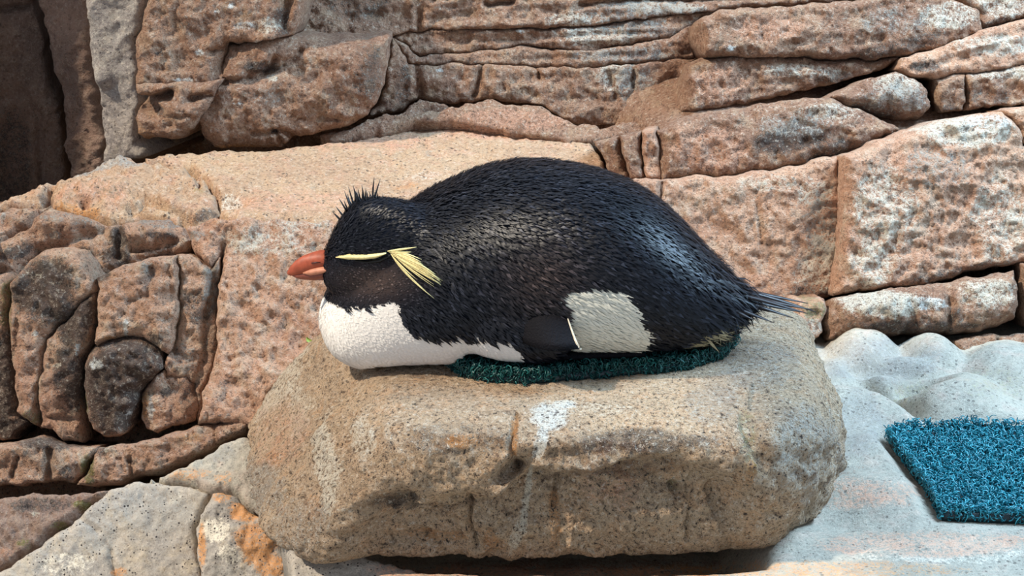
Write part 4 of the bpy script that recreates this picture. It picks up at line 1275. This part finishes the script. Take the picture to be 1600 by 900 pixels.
# flipper: comes down from the shoulder, folds at the wrist and lies back along the mat
def flipper(sgn=1):
    # stations: (front edge px, rear edge px, y offset) from the shoulder down to the mat, then back to the tip
    rows = [((812, 452), (868, 448), -.078), ((802, 470), (877, 463), -.098), ((800, 490), (884, 488), -.113), ((802, 512), (891, 510), -.125), ((808, 532), (898, 530), -.134), ((816, 546), (905, 544), -.142)]
    m = 12
    top = []
    for a, b, yy in rows:
        pa, pb = P(*a, yy), P(*b, yy)
        top.append([pa + (pb - pa) * k / (m - 1) for k in range(m)])
    top = np.array(top)
    bulg = np.sin(np.linspace(0, 1, m) * math.pi)
    bury = .024 * (1 - np.linspace(0, 1, m)) ** 2.2
    top[..., 1] += bury[None, :]
    out = top.copy(); out[..., 1] -= .010 * bulg[None, :] + .002
    inn = top.copy(); inn[..., 1] += .012
    n1 = len(rows)
    V = np.vstack([out.reshape(-1, 3), inn.reshape(-1, 3)])
    NN = n1 * m
    F = []
    for r in range(n1 - 1):
        for k in range(m - 1):
            q = (r * m + k, (r + 1) * m + k, (r + 1) * m + k + 1, r * m + k + 1)
            F.append(q); F.append(tuple(i + NN for i in q[::-1]))
    rim = list(range(m)) + [r * m + m - 1 for r in range(1, n1)] + [(n1 - 1) * m + k for k in range(m - 2, -1, -1)] + [r * m for r in range(n1 - 2, 0, -1)]
    for i in range(len(rim)):
        a, b = rim[i], rim[(i + 1) % len(rim)]
        F.append((a, b, b + NN, a + NN))
    # blade lying back along the mat
    zb = rock_top(0.08, -.13) + M1T
    bl = [(812, 552, 562, .010), (850, 549, 562, .010), (900, 546, 561, .009), (915, 541, 560, .010), (928, 547, 559, .008), (960, 548, 558, .007), (990, 549, 557, .006), (1008, 551, 556, .004)]
    base = len(V)
    W = []
    for px, t, b, hh in bl:
        a = PZ(px, t, zb + .006); c = PZ(px, b, zb + .002)
        mid = (a + c) / 2; mid[2] = zb + .003
        hy = abs(a[1] - c[1]) / 2
        for i in range(10):
            th = 2 * math.pi * i / 10
            W.append((mid[0], mid[1] + hy * math.cos(th), mid[2] + hh * .55 * math.sin(th)))
    V = np.vstack([V, np.array(W)])
    for k in range(len(bl) - 1):
        for i in range(10):
            j = (i + 1) % 10
            F.append((base + k * 10 + i, base + (k + 1) * 10 + i, base + (k + 1) * 10 + j, base + k * 10 + j))
    F.append(tuple(base + i for i in range(10))); F.append(tuple(base + (len(bl) - 1) * 10 + i for i in range(9, -1, -1)))
    fl = mesh_obj('flipper', V, F, M_FLIP, peng)
    tag(fl, 'folded black flipper with a thin white trailing edge')
    ed = []
    for a, b, yy in rows[1:]:
        ed.append(P(b[0] + .5, b[1] + 1, yy - .002))
    for (px, py) in [(908, 545), (915, 539), (924, 546), (940, 548), (960, 548), (985, 550), (1003, 551)]:
        ed.append(PZ(px, py, zb + .006))
    ed = np.array(ed)
    rr = np.r_[np.linspace(.0004, .0018, 5), .0018, .0020, .0018, .0012, .001, .001, .0006]
    tg = np.gradient(ed, axis=0); tg /= np.linalg.norm(tg, axis=1)[:, None]
    u = np.cross(tg, np.array((0, -1, .2))); u /= np.linalg.norm(u, axis=1)[:, None]
    v = np.cross(tg, u)
    V = np.stack([ed + rr[:, None] * (math.cos(q) * u + math.sin(q) * v) for q in np.arange(6) * math.pi / 3], 1).reshape(-1, 3)
    F = [(6 * k + i, 6 * k + (i + 1) % 6, 6 * k + 6 + (i + 1) % 6, 6 * k + 6 + i) for k in range(len(ed) - 1) for i in range(6)]
    F += [tuple(range(6))[::-1], tuple(6 * (len(ed) - 1) + i for i in range(6))]
    o = mesh_obj('flipper_edge', V, F, plain('white flipper edge', srgb(226, 214, 190), .7), None)
    o.parent = fl
    o.location = Vector(o.location) - (Vector(fl.location) + Vector(peng.location))
    return fl


M_FLIP = plain('black flipper skin', srgb(20, 19, 24), .75, .15, bump=.8, bscale=420)
flipper()

# a scrap of green leaf on the rock face beside the breast
def leaf():
    d = rays(np.array([483.0]), np.array([533.0]))[0]
    best, nn, far = P(483, 533, .2), np.array((0, -1.0, 0)), 9.0
    for o in [boulder_obj] + list(outcrop.children):
        off = np.array(o.location) + (np.array(o.parent.location) if o.parent else 0)
        ok, loc, nor, _ = o.ray_cast(Vector((CAM - off).tolist()), Vector(d.tolist()).normalized())
        if ok and (loc + Vector(off.tolist()) - Vector(CAM.tolist())).length < far:
            far = (loc + Vector(off.tolist()) - Vector(CAM.tolist())).length
            best, nn = np.array(loc, float) + off, np.array(nor, float)
    best = best + nn * .0015
    s = np.cross(nn, (0, 0, 1.0)); s = s / np.linalg.norm(s); u = np.cross(s, nn)
    prof = [(-1, .1), (-.5, .55), (0, .7), (.5, .5), (1, .08)]
    V = []
    for q, w in prof:
        c = best + (u * .8 + s * .5) * q * .0062
        for k in (-1, 0, 1):
            V.append(c + s * k * w * .005 + nn * (.0012 * abs(k)))
    V = np.array(V); W = V - nn * .001
    F = []
    for r in range(4):
        for k in range(2):
            q = (r * 3 + k, r * 3 + k + 1, r * 3 + k + 4, r * 3 + k + 3)
            F.append(q); F.append(tuple(i + 15 for i in q[::-1]))
    rim = [0, 1, 2, 5, 8, 11, 14, 13, 12, 9, 6, 3]
    for i in range(12):
        F.append((rim[i], rim[(i + 1) % 12], rim[(i + 1) % 12] + 15, rim[i] + 15))
    o = mesh_obj('leaf_scrap', np.vstack([V, W]), F, plain('green leaf', srgb(150, 168, 70), .6), None)
    tag(o, 'tiny green leaf scrap on the rock beside the penguin breast', 'leaf')


bpy.context.view_layer.update()
leaf()
